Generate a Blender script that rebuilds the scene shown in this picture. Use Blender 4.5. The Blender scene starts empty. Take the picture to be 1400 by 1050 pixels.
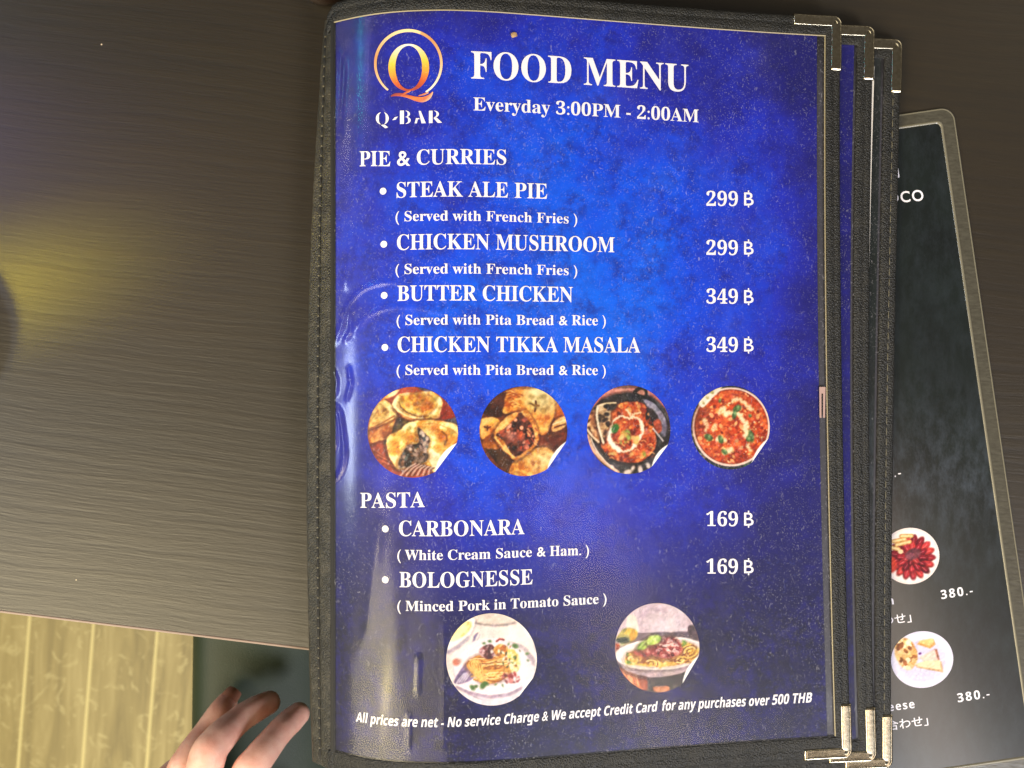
import bpy, bmesh, math, random
import numpy as np
from mathutils import Vector, Matrix

random.seed(7)
rng = np.random.default_rng(11)
SC = bpy.context.scene
COL = SC.collection
PI = math.pi


def lin(r, g, b, a=1.0):
    f = lambda c: (c / 255 / 12.92) if c / 255 <= 0.04045 else ((c / 255 + 0.055) / 1.055) ** 2.4
    return (f(r), f(g), f(b), a)


# ------------------------------------------------------------------ camera, world, lamps, exposure
H = 0.384            # camera height above the table top (metres)
F = 1250.0           # focal length in picture widths of 1400
cam = bpy.data.cameras.new('camera')
cam.sensor_width = 36
cam.lens = F / 1400 * 36
cam.clip_start = 0.02
cam.clip_end = 50
cam.dof.use_dof = True
cam.dof.focus_distance = 0.36
cam.dof.aperture_fstop = 17
camo = bpy.data.objects.new('camera', cam)
camo.location = (0, 0, H)
COL.objects.link(camo)
SC.camera = camo

W = bpy.data.worlds.new('World')
SC.world = W
W.use_nodes = True
wb = W.node_tree.nodes['Background']
wb.inputs[0].default_value = (0.75, 0.66, 0.55, 1)
wb.inputs[1].default_value = 0.13


def area(name, loc, target, sx, sy, power, color, spread=None, roll=0):
    l = bpy.data.lights.new(name, 'AREA')
    l.shape = 'RECTANGLE'
    l.size, l.size_y = sx, sy
    l.energy = power
    l.color = color
    if spread:
        l.spread = math.radians(spread)
    o = bpy.data.objects.new(name, l)
    d = Vector(target) - Vector(loc)
    q = d.to_track_quat('-Z', 'Y')
    o.rotation_euler = (q.to_matrix() @ Matrix.Rotation(roll, 3, 'Z')).to_euler()
    o.location = loc
    COL.objects.link(o)
    return o


area('key_lamp', (-0.90, -0.82, 1.05), (0, -0.05, 0), 1.05, 0.85, 30, (1.0, 0.85, 0.58))
area('fill_light', (0.72, -1.12, 1.10), (0.05, 0, 0), 0.5, 0.5, 29, (0.92, 0.93, 1.0))  # added fill from the near side that evens out the light
area('rim_fill', (0.95, 0.75, 0.62), (0.12, 0, 0), 0.30, 0.30, 1.2, (1.0, 0.90, 0.70))  # added light so the metal corner rims catch a highlight
area('warm_bulb', (-0.58, -0.42, 0.76), (-0.04, -0.12, 0.02), 0.03, 0.12, 0.8, (1.0, 0.80, 0.30))
area('veil_light', (-0.33, -0.60, 1.10), (-0.05, -0.10, 0), 0.45, 0.50, 2.6, (1.0, 0.84, 0.56))  # added dim light, widens the pale reflection at the page's lower left
o_ = area('arm_reflection_strip', (0.59, -0.376, 1.04), (0.05, -0.09, 0.02), 0.085, 0.50, 0.85, (1.0, 0.78, 0.62))  # added strip whose reflection stands in for an arm above the page
_z = (Vector(o_.location) - Vector((0.05, -0.09, 0.02))).normalized()
_y = Vector((0.132, -0.442, -0.136))
_y = (_y - _z * _y.dot(_z)).normalized()
_x = _y.cross(_z)
o_.rotation_euler = Matrix((_x, _y, _z)).transposed().to_euler()
area('blue_sign_lamp', (-0.93, 0.485, 0.62), (-0.06, 0.12, 0.02), 0.030, 0.14, 0.42, (0.06, 0.75, 1.0), roll=PI / 2)
area('violet_sign_lamp', (-0.89, 0.485, 0.70), (-0.06, 0.12, 0.02), 0.022, 0.20, 0.30, (0.55, 0.45, 1.0), roll=PI / 2)
area('white_sign_lamp', (-1.00, 0.41, 0.46), (-0.06, 0.12, 0.02), 0.03, 0.16, 0.28, (1.0, 0.92, 0.95), roll=PI / 2)
area('window_lamp', (-1.0, -0.05, 0.50), (-0.07, 0, 0.02), 0.06, 0.22, 3.4, (0.72, 0.83, 1.0), roll=PI / 2)
area('floor_fill', (-0.75, -0.75, -0.15), (-0.25, -0.3, -0.75), 0.2, 0.2, 0.95, (1.0, 0.95, 0.66))  # added light below table height that brightens the floor
sp = bpy.data.lights.new('yellow_spot', 'SPOT')
sp.energy = 42.0
sp.color = (1.0, 0.82, 0.0)
sp.spot_size = math.radians(8)
sp.spot_blend = 1.0
sp.shadow_soft_size = 0.02
spo = bpy.data.objects.new('yellow_spot', sp)
spo.location = (-0.50, -0.035, 0.15)
spo.rotation_euler = (Vector((-0.206, 0.044, 0)) - Vector(spo.location)).to_track_quat('-Z', 'Y').to_euler()
COL.objects.link(spo)
sp2 = sp.copy()
sp2.energy = 1.5
sp2.color = (0.62, 0.34, 1.0)
sp2.spot_size = math.radians(20)
spo2 = bpy.data.objects.new('purple_spot', sp2)
spo2.location = (-0.50, 0.20, 0.20)
spo2.rotation_euler = (Vector((-0.190, 0.085, 0)) - Vector(spo2.location)).to_track_quat('-Z', 'Y').to_euler()
COL.objects.link(spo2)
sp3 = sp.copy()
sp3.energy = 3.5
sp3.color = (1.0, 0.74, 0.16)
sp3.spot_size = math.radians(24)
spo3 = bpy.data.objects.new('amber_spot', sp3)
spo3.location = (-0.47, -0.03, 0.13)
spo3.rotation_euler = (Vector((-0.14, 0.062, 0)) - Vector(spo3.location)).to_track_quat('-Z', 'Y').to_euler()
COL.objects.link(spo3)

SC.view_settings.view_transform = 'Standard'
SC.view_settings.look = 'None'
SC.view_settings.exposure = 0
SC.view_settings.gamma = 1
SC.view_settings.use_curve_mapping = False
SC.cycles.max_bounces = 8
SC.cycles.transparent_max_bounces = 16
SC.cycles.sample_clamp_indirect = 4
SC.cycles.caustics_reflective = False
SC.cycles.caustics_refractive = False


# ------------------------------------------------------------------ helpers
def obj(name, verts, faces, mats, parent=None, smooth=True, mi=None):
    me = bpy.data.meshes.new(name)
    me.from_pydata([tuple(v) for v in verts], [], [tuple(f) for f in faces])
    if not isinstance(mats, (list, tuple)):
        mats = [mats]
    for m in mats:
        me.materials.append(m)
    if mi is not None:
        me.polygons.foreach_set('material_index', mi)
    me.polygons.foreach_set('use_smooth', [smooth] * len(me.polygons))
    me.update()
    o = bpy.data.objects.new(name, me)
    COL.objects.link(o)
    if parent is not None:
        par(o, parent)
    return o


def par(o, parent):
    o.parent = parent
    root = parent
    M = Matrix.Identity(4)
    while root is not None:
        M = root.matrix_basis @ M if root.parent is None else root.matrix_parent_inverse @ root.matrix_basis @ M
        if root.parent is not None:
            M = root.parent.matrix_basis @ M
            break
        root = root.parent
    o.matrix_parent_inverse = M.inverted()


def tag(o, label, cat, kind=None, group=None):
    o['label'] = label
    if cat:
        o['category'] = cat
    if kind:
        o['kind'] = kind
    if group:
        o['group'] = group
    return o


def empty(name, loc):
    o = bpy.data.objects.new(name, None)
    o.location = loc
    o.empty_display_size = 0.01
    COL.objects.link(o)
    return o


def grid_faces(nu, nv, off=0, closed=False):
    f = []
    for i in range(nu - 1):
        for j in range(nv - 1 if not closed else nv):
            a = off + i * nv + j
            b = off + i * nv + (j + 1) % nv
            f.append((a, b, b + nv, a + nv))
    return f


class N:
    """tiny node-tree writer"""

    def __init__(s, name):
        s.m = bpy.data.materials.new(name)
        s.m.use_nodes = True
        s.t = s.m.node_tree
        s.p = s.t.nodes['Principled BSDF']
        s.out = s.t.nodes['Material Output']

    def n(s, typ, **kw):
        nd = s.t.nodes.new(typ)
        for k, v in kw.items():
            if k.startswith('_'):
                setattr(nd, k[1:], v)
            else:
                key = int(k[1:]) if k[0] == 'i' and k[1:].isdigit() else k.replace('__', ' ')
                s.set(nd.inputs[key], v)
        return nd

    def set(s, sock, v):
        if hasattr(v, 'is_output'):
            s.t.links.new(v, sock)
        elif hasattr(v, 'outputs'):
            s.t.links.new(v.outputs[0], sock)
        else:
            sock.default_value = v

    def P(s, **kw):
        for k, v in kw.items():
            s.set(s.p.inputs[k.replace('__', ' ')], v)
        return s

    def pos(s):
        return s.n('ShaderNodeTexCoord').outputs['Object']

    def mapping(s, vec, scale=(1, 1, 1), rot=(0, 0, 0), loc=(0, 0, 0)):
        return s.n('ShaderNodeMapping', Vector=vec, Scale=scale, Rotation=rot, Location=loc)

    def noise(s, vec, scale, detail=4, rough=0.55, dist=0.0):
        return s.n('ShaderNodeTexNoise', Vector=vec, Scale=scale, Detail=detail, Roughness=rough, Distortion=dist).outputs[0]

    def ramp(s, fac, stops, interp='LINEAR'):
        r = s.n('ShaderNodeValToRGB', Fac=fac)
        r.color_ramp.interpolation = interp
        while len(r.color_ramp.elements) < len(stops):
            r.color_ramp.elements.new(0.5)
        for e, (p, c) in zip(r.color_ramp.elements, stops):
            e.position = p
            e.color = c if isinstance(c, (tuple, list)) else (c, c, c, 1)
        return r.outputs[0]

    def math(s, op, a, b=0.0, clamp=False):
        nd = s.n('ShaderNodeMath', _operation=op, _use_clamp=clamp, i0=a, i1=b)
        return nd.outputs[0]

    def mix(s, fac, a, b, blend='MIX'):
        nd = s.t.nodes.new('ShaderNodeMix')
        nd.data_type = 'RGBA'
        nd.blend_type = blend
        s.set(nd.inputs[0], fac)
        s.set(nd.inputs[6], a)
        s.set(nd.inputs[7], b)
        return nd.outputs[2]

    def bump(s, h, strength=0.5, dist=0.001):
        return s.n('ShaderNodeBump', Height=h, Strength=strength, Distance=dist).outputs[0]


# ------------------------------------------------------------------ materials
def mat_table():
    k = N('dark_wood_laminate')
    p = k.pos()
    warp = k.noise(p, 9.0, 2)
    vec = k.n('ShaderNodeVectorMath', _operation='ADD', i0=p,
              i1=k.n('ShaderNodeCombineXYZ', Y=k.math('MULTIPLY', warp, 0.008)).outputs[0]).outputs[0]
    g1 = k.noise(k.mapping(vec, (11, 330, 1)).outputs[0], 1.0, 3, 0.55)
    g2 = k.noise(k.mapping(vec, (120, 1100, 1)).outputs[0], 1.0, 3, 0.6)
    g = k.math('ADD', k.math('MULTIPLY', g1, 0.68), k.math('MULTIPLY', g2, 0.32))
    big = k.noise(k.mapping(p, (3, 14, 1)).outputs[0], 1.0, 3)
    colr = k.ramp(g, [(0.32, lin(33, 28, 20)), (0.66, lin(47, 40, 28))])
    colr = k.mix(k.ramp(big, [(0.35, 0.0), (0.7, 0.55)]), colr, lin(40, 32, 23))
    v = k.n('ShaderNodeTexVoronoi', Vector=p, Scale=64.0)
    dot = k.ramp(v.outputs['Distance'], [(0.0, 1.0), (0.018, 1.0), (0.026, 0.0)])
    sel = k.ramp(k.n('ShaderNodeSeparateColor', Color=v.outputs['Color']).outputs[0], [(0.70, 0.0), (0.71, 1.0)])
    colr = k.mix(k.math('MULTIPLY', dot, sel), colr, lin(225, 205, 170))
    k.P(Base__Color=colr, Roughness=k.ramp(g, [(0.3, 0.44), (0.7, 0.39)]),
        Normal=k.bump(g, 0.24, 0.0008))
    k.p.inputs['Specular IOR Level'].default_value = 0.75
    return k.m


def mat_leather(name='black_pebbled_leatherette', ca=(25, 25, 23), cb=(44, 42, 36), rg=(0.40, 0.58)):
    k = N(name)
    p = k.pos()
    v = k.n('ShaderNodeTexVoronoi', Vector=p, Scale=1500.0, _feature='F1')
    n2 = k.noise(p, 2600.0, 3)
    h = k.math('ADD', k.math('MULTIPLY', v.outputs['Distance'], 0.7), k.math('MULTIPLY', n2, 0.6))
    wear = k.noise(p, 160.0, 6, 0.7)
    c = k.mix(k.ramp(wear, [(0.45, 0.0), (0.75, 1.0)]), lin(*ca), lin(*cb))
    k.P(Base__Color=c, Roughness=k.ramp(wear, [(0.3, rg[0]), (0.7, rg[1])]), Normal=k.bump(h, 0.8, 0.0006))
    return k.m


def mat_plain(name, c, rough=0.5, metal=0.0, noise=0.0, nscale=200.0, spec=0.5, bump=0.0):
    k = N(name)
    col = c
    if noise:
        n = k.noise(k.pos(), nscale, 5, 0.6)
        col = k.mix(k.math('MULTIPLY', n, noise), c, tuple(x * 0.35 for x in c[:3]) + (1,))
        if bump:
            k.P(Normal=k.bump(n, bump, 0.0005))
    k.P(Base__Color=col, Roughness=rough, Metallic=metal)
    k.p.inputs['Specular IOR Level'].default_value = spec
    return k.m


def mat_metal():
    k = N('worn_nickel_metal')
    p = k.pos()
    n = k.noise(p, 900.0, 5, 0.65)
    s = k.noise(k.mapping(p, (300, 2500, 300)).outputs[0], 1.0, 3)
    k.P(Base__Color=k.mix(k.ramp(n, [(0.4, 0.0), (0.7, 1.0)]), lin(206, 198, 176), lin(176, 165, 138)),
        Metallic=1.0, Roughness=k.ramp(s, [(0.3, 0.16), (0.7, 0.24)]))
    return k.m


def mat_blue(cx=0.022, cy=0.035):
    """the printed blue grunge design of the menu page"""
    k = N('blue_grunge_print')
    p = k.pos()
    sep = k.n('ShaderNodeSeparateXYZ', Vector=p)
    dx = k.math('DIVIDE', k.math('SUBTRACT', sep.outputs[0], cx), 0.118)
    dy = k.math('DIVIDE', k.math('SUBTRACT', sep.outputs[1], cy), 0.150)
    r = k.math('SQRT', k.math('ADD', k.math('MULTIPLY', dx, dx), k.math('MULTIPLY', dy, dy)))
    big = k.noise(p, 26.0, 6, 0.62)
    r2 = k.math('ADD', r, k.math('MULTIPLY', k.math('SUBTRACT', big, 0.5), 1.0))
    base = k.ramp(r2, [(0.12, lin(4, 98, 240)), (0.42, lin(10, 70, 224)), (0.70, lin(30, 42, 178)), (0.90, lin(30, 30, 128)), (1.0, lin(25, 24, 96))])
    # darker towards the bottom of the page, with a noisy border
    low = k.ramp(k.math('ADD', sep.outputs[1], k.math('MULTIPLY', k.math('SUBTRACT', big, 0.5), 0.06)), [(0.0, 0.0), (1.0, 1.0)])
    lowf = k.math('MULTIPLY', k.math('SUBTRACT', -0.048, k.math('ADD', sep.outputs[1], k.math('MULTIPLY', k.math('SUBTRACT', big, 0.5), 0.05))), 19.0, True)
    base = k.mix(k.math('MULTIPLY', lowf, 0.9), base, lin(17, 17, 42))
    g1 = k.noise(p, 190.0, 8, 0.74)
    g2 = k.noise(p, 520.0, 5, 0.7)
    patch = k.noise(p, 75.0, 5, 0.6)
    dark = k.math('MULTIPLY', k.ramp(g1, [(0.40, 0.75), (0.58, 0.0)]), k.ramp(patch, [(0.40, 0.22), (0.58, 0.85)]))
    base = k.mix(dark, base, lin(26, 24, 112))
    light = k.math('MULTIPLY', k.ramp(g2, [(0.55, 0.0), (0.75, 0.35)]), k.ramp(g1, [(0.45, 0.0), (0.7, 1.0)]))
    base = k.mix(light, base, lin(70, 92, 205))
    k.P(Base__Color=base, Roughness=0.6)
    k.p.inputs['Specular IOR Level'].default_value = 0.2
    return k.m


def mat_night():
    k = N('black_green_grunge_print')
    p = k.pos()
    big = k.noise(p, 22.0, 6, 0.6)
    g = k.noise(k.mapping(p, (1, 0.45, 1), (0, 0, 0.15)).outputs[0], 260.0, 8, 0.75)
    sep = k.n('ShaderNodeSeparateXYZ', Vector=p)
    band = k.math('MULTIPLY', k.math('SUBTRACT', 0.045, k.math('ABSOLUTE', k.math('ADD', sep.outputs[1], 0.04))), 24.0, True)
    c = k.mix(k.ramp(big, [(0.3, 0.0), (0.7, 1.0)]), lin(18, 22, 23), lin(28, 36, 35))
    c = k.mix(k.math('MULTIPLY', k.ramp(g, [(0.42, 0.0), (0.72, 0.9)]), k.math('ADD', k.math('MULTIPLY', band, 0.65), 0.22)), c, lin(66, 74, 84))
    k.P(Base__Color=c, Roughness=0.28)
    k.p.inputs['Coat Weight'].default_value = 0.6
    k.p.inputs['Coat Roughness'].default_value = 0.16
    return k.m


def mat_sleeve():
    k = N('clear_vinyl_scratched')
    p = k.pos()
    nb = k.noise(p, 70.0, 3, 0.5)
    nf = k.noise(p, 900.0, 2)
    nrm = k.bump(k.math('ADD', nb, k.math('MULTIPLY', nf, 0.012)), 0.08, 0.0012)
    lw = k.n('ShaderNodeLayerWeight', Blend=0.5, Normal=nrm)
    fres = k.math('ADD', k.math('MULTIPLY', k.math('POWER', lw.outputs['Facing'], 5.0), 0.92), 0.028)
    g1 = k.n('ShaderNodeBsdfGlossy', Color=(1, 1, 1, 1), Roughness=0.17, Normal=nrm)
    g2 = k.n('ShaderNodeBsdfGlossy', Color=(1, 1, 1, 1), Roughness=0.42, Normal=nrm)
    gl = k.n('ShaderNodeMixShader', Fac=0.32, i1=g1.outputs[0], i2=g2.outputs[0])
    tr = k.n('ShaderNodeBsdfTransparent', Color=(0.985, 0.985, 0.98, 1))
    base = k.n('ShaderNodeMixShader', Fac=fres, i1=tr.outputs[0], i2=gl.outputs[0])
    # dust specks and short scratches
    wob = k.n('ShaderNodeTexNoise', Vector=p, Scale=260.0, Detail=2.0).outputs['Color']
    pw = k.n('ShaderNodeVectorMath', _operation='ADD', i0=p,
             i1=k.n('ShaderNodeVectorMath', _operation='MULTIPLY', i0=wob, i1=(0.004, 0.004, 0)).outputs[0]).outputs[0]
    mask = 0.0
    for sc_, th, keep, rot, st in ((430.0, 0.085, 0.78, 0.0, (1, 1, 1)), (800.0, 0.12, 0.70, 0.3, (1, 1, 1)), (1250.0, 0.16, 0.6, 0.9, (1, 1, 1)),
                                   (420.0, 0.075, 0.76, 0.7, (1, 0.32, 1)), (460.0, 0.075, 0.76, -0.9, (1, 0.3, 1)),
                                   (330.0, 0.05, 0.82, 2.2, (1, 0.22, 1))):
        mp = k.mapping(pw, st, (0, 0, rot)).outputs[0]
        v = k.n('ShaderNodeTexVoronoi', Vector=mp, Scale=sc_, _voronoi_dimensions='2D')
        d = k.ramp(v.outputs['Distance'], [(0.0, 1.0), (th * 0.6, 0.9), (th * 1.7, 0.0)])
        selc = k.n('ShaderNodeSeparateColor', Color=v.outputs['Color'])
        s_ = k.ramp(selc.outputs[0], [(keep, 0.0), (keep + 0.02, 1.0)])
        a_ = k.math('MULTIPLY', k.math('MULTIPLY', d, s_), k.math('ADD', k.math('MULTIPLY', selc.outputs[1], 0.8), 0.1))
        mask = k.math('MAXIMUM', mask, a_)
    cloud = k.ramp(k.noise(p, 45.0, 4, 0.6), [(0.35, 0.25), (0.65, 1.0)])
    smear = k.math('MULTIPLY', k.ramp(k.noise(p, 38.0, 8, 0.75, 0.6), [(0.5, 0.0), (0.8, 1.0)]), 0.022)
    mk = k.math('ADD', k.math('MULTIPLY', k.math('MULTIPLY', mask, cloud), 0.27), smear)
    dif = k.n('ShaderNodeBsdfDiffuse', Color=(0.75, 0.73, 0.78, 1))
    fin = k.n('ShaderNodeMixShader', Fac=mk, i1=base.outputs[0], i2=dif.outputs[0])
    k.t.links.new(fin.outputs[0], k.out.inputs[0])
    return k.m


def mat_colors(name, rough=0.55):
    k = N(name)
    a = k.n('ShaderNodeVertexColor', _layer_name='print')
    k.P(Base__Color=a.outputs[0], Roughness=rough)
    k.p.inputs['Specular IOR Level'].default_value = 0.25
    return k.m


def mat_floor():
    k = N('yellow_oak_planks')
    p = k.pos()
    rotp = k.mapping(p, (1, 1, 1), (0, 0, math.radians(4.5))).outputs[0]
    sep = k.n('ShaderNodeSeparateXYZ', Vector=rotp)
    idx = k.math('FLOOR', k.math('DIVIDE', k.math('ADD', sep.outputs[0], 0.019), 0.0795))
    fracx = k.math('FRACT', k.math('DIVIDE', k.math('ADD', sep.outputs[0], 0.019), 0.0795))
    tone = k.n('ShaderNodeTexWhiteNoise', _noise_dimensions='1D', W=idx).outputs[0]
    off = k.n('ShaderNodeCombineXYZ', Y=k.math('MULTIPLY', tone, 7.0), Z=k.math('MULTIPLY', tone, 3.0)).outputs[0]
    vec = k.n('ShaderNodeVectorMath', _operation='ADD', i0=rotp, i1=off).outputs[0]
    g = k.noise(k.mapping(vec, (34, 4, 1)).outputs[0], 1.0, 6, 0.6, 1.8)
    fig = k.noise(k.mapping(vec, (24, 26, 1)).outputs[0], 1.0, 4, 0.6, 2.8)
    c = k.ramp(g, [(0.3, lin(116, 102, 58)), (0.5, lin(148, 132, 80)), (0.72, lin(176, 160, 106))])
    c = k.mix(k.ramp(fig, [(0.56, 0.0), (0.66, 0.55), (0.72, 0.0)]), c, lin(204, 190, 132))
    c = k.mix(k.math('MULTIPLY', tone, 0.35), c, lin(140, 124, 66))
    seam = k.ramp(fracx, [(0.0, 1.0), (0.035, 1.0), (0.06, 0.0)])
    c = k.mix(k.math('MULTIPLY', seam, 0.75), c, lin(214, 198, 132))
    k.P(Base__Color=c, Roughness=0.5)
    return k.m


def mat_skin():
    k = N('warm_skin')
    p = k.pos()
    n = k.noise(p, 120.0, 5, 0.6)
    f = k.noise(p, 1600.0, 4, 0.6)
    c = k.ramp(n, [(0.3, lin(222, 158, 138)), (0.7, lin(240, 192, 172))])
    k.P(Base__Color=c, Roughness=0.5, Normal=k.bump(f, 0.25, 0.0006))
    k.p.inputs['Subsurface Weight'].default_value = 0.12
    k.p.inputs['Subsurface Radius'].default_value = (0.006, 0.002, 0.001)
    k.p.inputs['Subsurface Scale'].default_value = 0.5
    return k.m


M_TABLE, M_LEATHER, M_METAL, M_SLEEVE = mat_table(), mat_leather(), mat_metal(), mat_sleeve()
M_SPINE = mat_leather('lit_leatherette', (40, 39, 34), (78, 74, 62), (0.36, 0.5))  # same leather as the trim, its stronger light put into a lighter colour
M_BLUE, M_NIGHT, M_FLOOR, M_SKIN = mat_blue(), mat_night(), mat_floor(), mat_skin()
M_WHITE = mat_plain('white_ink', (0.93, 0.89, 0.95, 1), 0.6, noise=0.12, nscale=900.0, spec=0.2)
M_PRINT = mat_colors('printed_picture')
M_BOARD = mat_plain('black_backing_board', lin(58, 57, 66), 0.6, noise=0.3)
M_LIP = mat_plain('pale_vinyl_lip', lin(150, 138, 108), 0.35)
M_STRIP = mat_plain('plain_white', lin(246, 238, 225), 0.55, noise=0.1)
M_LAM = N('frosted_laminate')
_n = M_LAM.noise(M_LAM.mapping(M_LAM.pos(), (260, 900, 1), (0, 0, 0.15)).outputs[0], 1.0, 4, 0.6)
M_LAM.P(Base__Color=M_LAM.mix(M_LAM.ramp(_n, [(0.35, 0.0), (0.7, 1.0)]), lin(66, 63, 54), lin(84, 81, 70)), Roughness=0.3, Normal=M_LAM.bump(_n, 0.2, 0.0006))
M_LAM = M_LAM.m
M_LAMLINE = mat_plain('laminate_seal_line', lin(120, 115, 98), 0.25)
M_EDGE = mat_plain('pale_table_edging', lin(148, 126, 112), 0.4, noise=0.2)
M_CLOTH = N('dark_green_twill')
_p = M_CLOTH.pos()
_n = M_CLOTH.noise(_p, 1400.0, 3)
M_CLOTH.P(Base__Color=M_CLOTH.mix(M_CLOTH.noise(_p, 30.0, 3), lin(26, 40, 18), lin(34, 48, 25)), Roughness=0.6, Normal=M_CLOTH.bump(_n, 0.3, 0.0006))
M_CLOTH = M_CLOTH.m
M_THREAD = mat_plain('black_thread', lin(14, 13, 12), 0.7)
M_THREADL = mat_plain('grey_thread', lin(104, 98, 78), 0.7)
M_NAIL = mat_plain('fingernail', lin(206, 142, 118), 0.35)

# ------------------------------------------------------------------ setting: floor, table
fl = obj('floor', [(-3, -3, -0.75), (3, -3, -0.75), (3, 3, -0.75), (-3, 3, -0.75)], [(0, 1, 2, 3)], M_FLOOR)
tag(fl, 'yellow oak plank floor with pale seams below the table', None, 'structure')

ang = math.radians(-6.96)
tab = empty('table', (-0.2150, -0.0962, 0))
tab.rotation_euler = (0, 0, ang)
tag(tab, 'dark grey-brown wood grain table with a thin pale front edge', 'table')


def slab(name, x0, x1, y0, y1, z0, z1, bev, mat):
    bm = bmesh.new()
    r = bmesh.ops.create_cube(bm, size=1)
    for v in bm.verts:
        v.co = Vector((x0 + (v.co.x + .5) * (x1 - x0), y0 + (v.co.y + .5) * (y1 - y0), z0 + (v.co.z + .5) * (z1 - z0)))
    if bev:
        bmesh.ops.bevel(bm, geom=bm.edges[:], offset=bev, segments=2, affect='EDGES', profile=0.6)
    me = bpy.data.meshes.new(name)
    bm.to_mesh(me)
    bm.free()
    me.materials.append(mat)
    o = bpy.data.objects.new(name, me)
    COL.objects.link(o)
    return o


t1 = slab('tabletop', -0.5, 0.75, 0.0012, 0.62, -0.026, 0.0, 0.0004, M_TABLE)
t1.parent = tab
t2 = slab('edge_band', -0.5, 0.75, 0.0, 0.0011, -0.0255, -0.0003, 0.0004, M_EDGE)
t2.parent = tab

# ------------------------------------------------------------------ the curved leaf surface of the menu
HW = 0.285
_px = np.array([456, 480, 505, 530, 560, 605, 645, 680, 730, 780, 830, 880, 930, 980, 1055, 1130, 1185, 1240, 1300.])
_hh = np.array([989, 1001, 1010.5, 1017, 1021.5, 1024, 1022, 1018, 1010.5, 1002.5, 994.5, 986.7, 979, 971.5, 961.5, 953, 948, 944, 940.])
# dense smooth curve
_fx = np.arange(456, 1300.5, 1.0)
_fh = np.interp(_fx, _px, _hh)
_ker = np.hanning(61)
_ker /= _ker.sum()
_pad = np.concatenate([2 * _fh[0] - _fh[1:31][::-1], _fh, 2 * _fh[-1] - _fh[-31:-1][::-1]])
_fh = np.convolve(_pad, _ker, 'valid')
_fs = _fh / HW
_fX = (_fx - 700) / _fs
_fz = H - F / _fs
_fu = np.concatenate([[0], np.cumsum(np.hypot(np.diff(_fX), np.diff(_fz)))])


def s_at(px): return np.interp(px, _fx, _fs)
def X_at(px): return np.interp(px, _fx, _fX)
def u_at(px): return np.interp(px, _fx, _fu)
def px_u(u): return np.interp(u, _fu, _fx)
def z_X(X): return np.interp(X, _fX, _fz)


_slope = np.gradient(_fz, _fX)


def nrm_X(X):
    m = np.interp(X, _fX, _slope)
    l = np.sqrt(1 + m * m)
    return -m / l, 1 / l


LEAFDROP = [0.0, 0.0015, 0.0030]


def lp(X, Y, h=0.0, k=0):
    """point at height h over leaf k of the menu"""
    nx, nz = nrm_X(X)
    z = z_X(X) - LEAFDROP[k] + h * nz
    return (X + h * nx, Y, z)


def Ypix(px, py): return (525 - py) / s_at(px)


def uX(u):
    return np.interp(u, _fu, _fX)


# right edge (outer) of each leaf as picture column over picture row
EDGE = [([20, 300, 640, 900, 1045], [1148.5, 1148.5, 1152.5, 1159.5, 1163.5]),
        ([20, 300, 640, 900, 1045], [1194.5, 1189, 1188.5, 1192.5, 1197]),
        ([20, 300, 640, 900, 1055], [1232.5, 1226, 1221, 1217.5, 1218.5])]
TRIMW = [0.0064, 0.0068, 0.0070]
VT = [0.1500, 0.1472, 0.1428]
VB = [-0.1528, -0.1552, -0.1590]


def smoothfit(k):
    y, x = EDGE[k]
    yy = np.linspace(-0.17, 0.17, 200)
    rows = 525 - yy * s_at(np.interp(525 - yy * 3330, y, x))
    pxs = np.poly1d(np.polyfit(y, x, 3))(np.clip(rows, 0, 1070))
    s = 1.0 / ((H - (z_X(X_at(pxs)) - LEAFDROP[k])) / F)
    return yy, (pxs - 700) / s


_edge = [smoothfit(k) for k in range(3)]


def XR(k, Y): return np.interp(Y, _edge[k][0], _edge[k][1])


def sweep(path, section, close_ends=True):
    """path: list of (pos2d, inward2d); section: list of (w inward, h)"""
    V, n = [], len(section)
    for (p, d) in path:
        for (w, h) in section:
            V.append((p[0] + d[0] * w, p[1] + d[1] * w, h))
    Fc = grid_faces(len(path), n)
    if close_ends:
        Fc.append(tuple(range(n - 1, -1, -1)))
        Fc.append(tuple((len(path) - 1) * n + i for i in range(n)))
    return V, Fc


menu = empty('menu_booklet', (0.02, 0, 0.004))
tag(menu, 'food menu booklet with blue printed front page, black leather trim and metal corners, fanned leaves', 'menu')

SECT = lambda w, t=1.0: [(0.0, -0.0012), (-0.00005, 0.0001 * t), (0.0003, 0.00055 * t), (0.0009, 0.0008 * t), (w * .40, 0.0009 * t), (w * .46, 0.00068 * t),
                         (w * .52, 0.0009 * t), (w - 0.0008, 0.0008 * t), (w - 0.0002, 0.0006 * t), (w, 0.0003 * t), (w, -0.0004)]


def leaf_point_list(V, k):
    return [lp(x, y, h, k) for (x, y, h) in V]


XL0 = X_at(456.5)       # inner line of the spine strip

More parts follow.
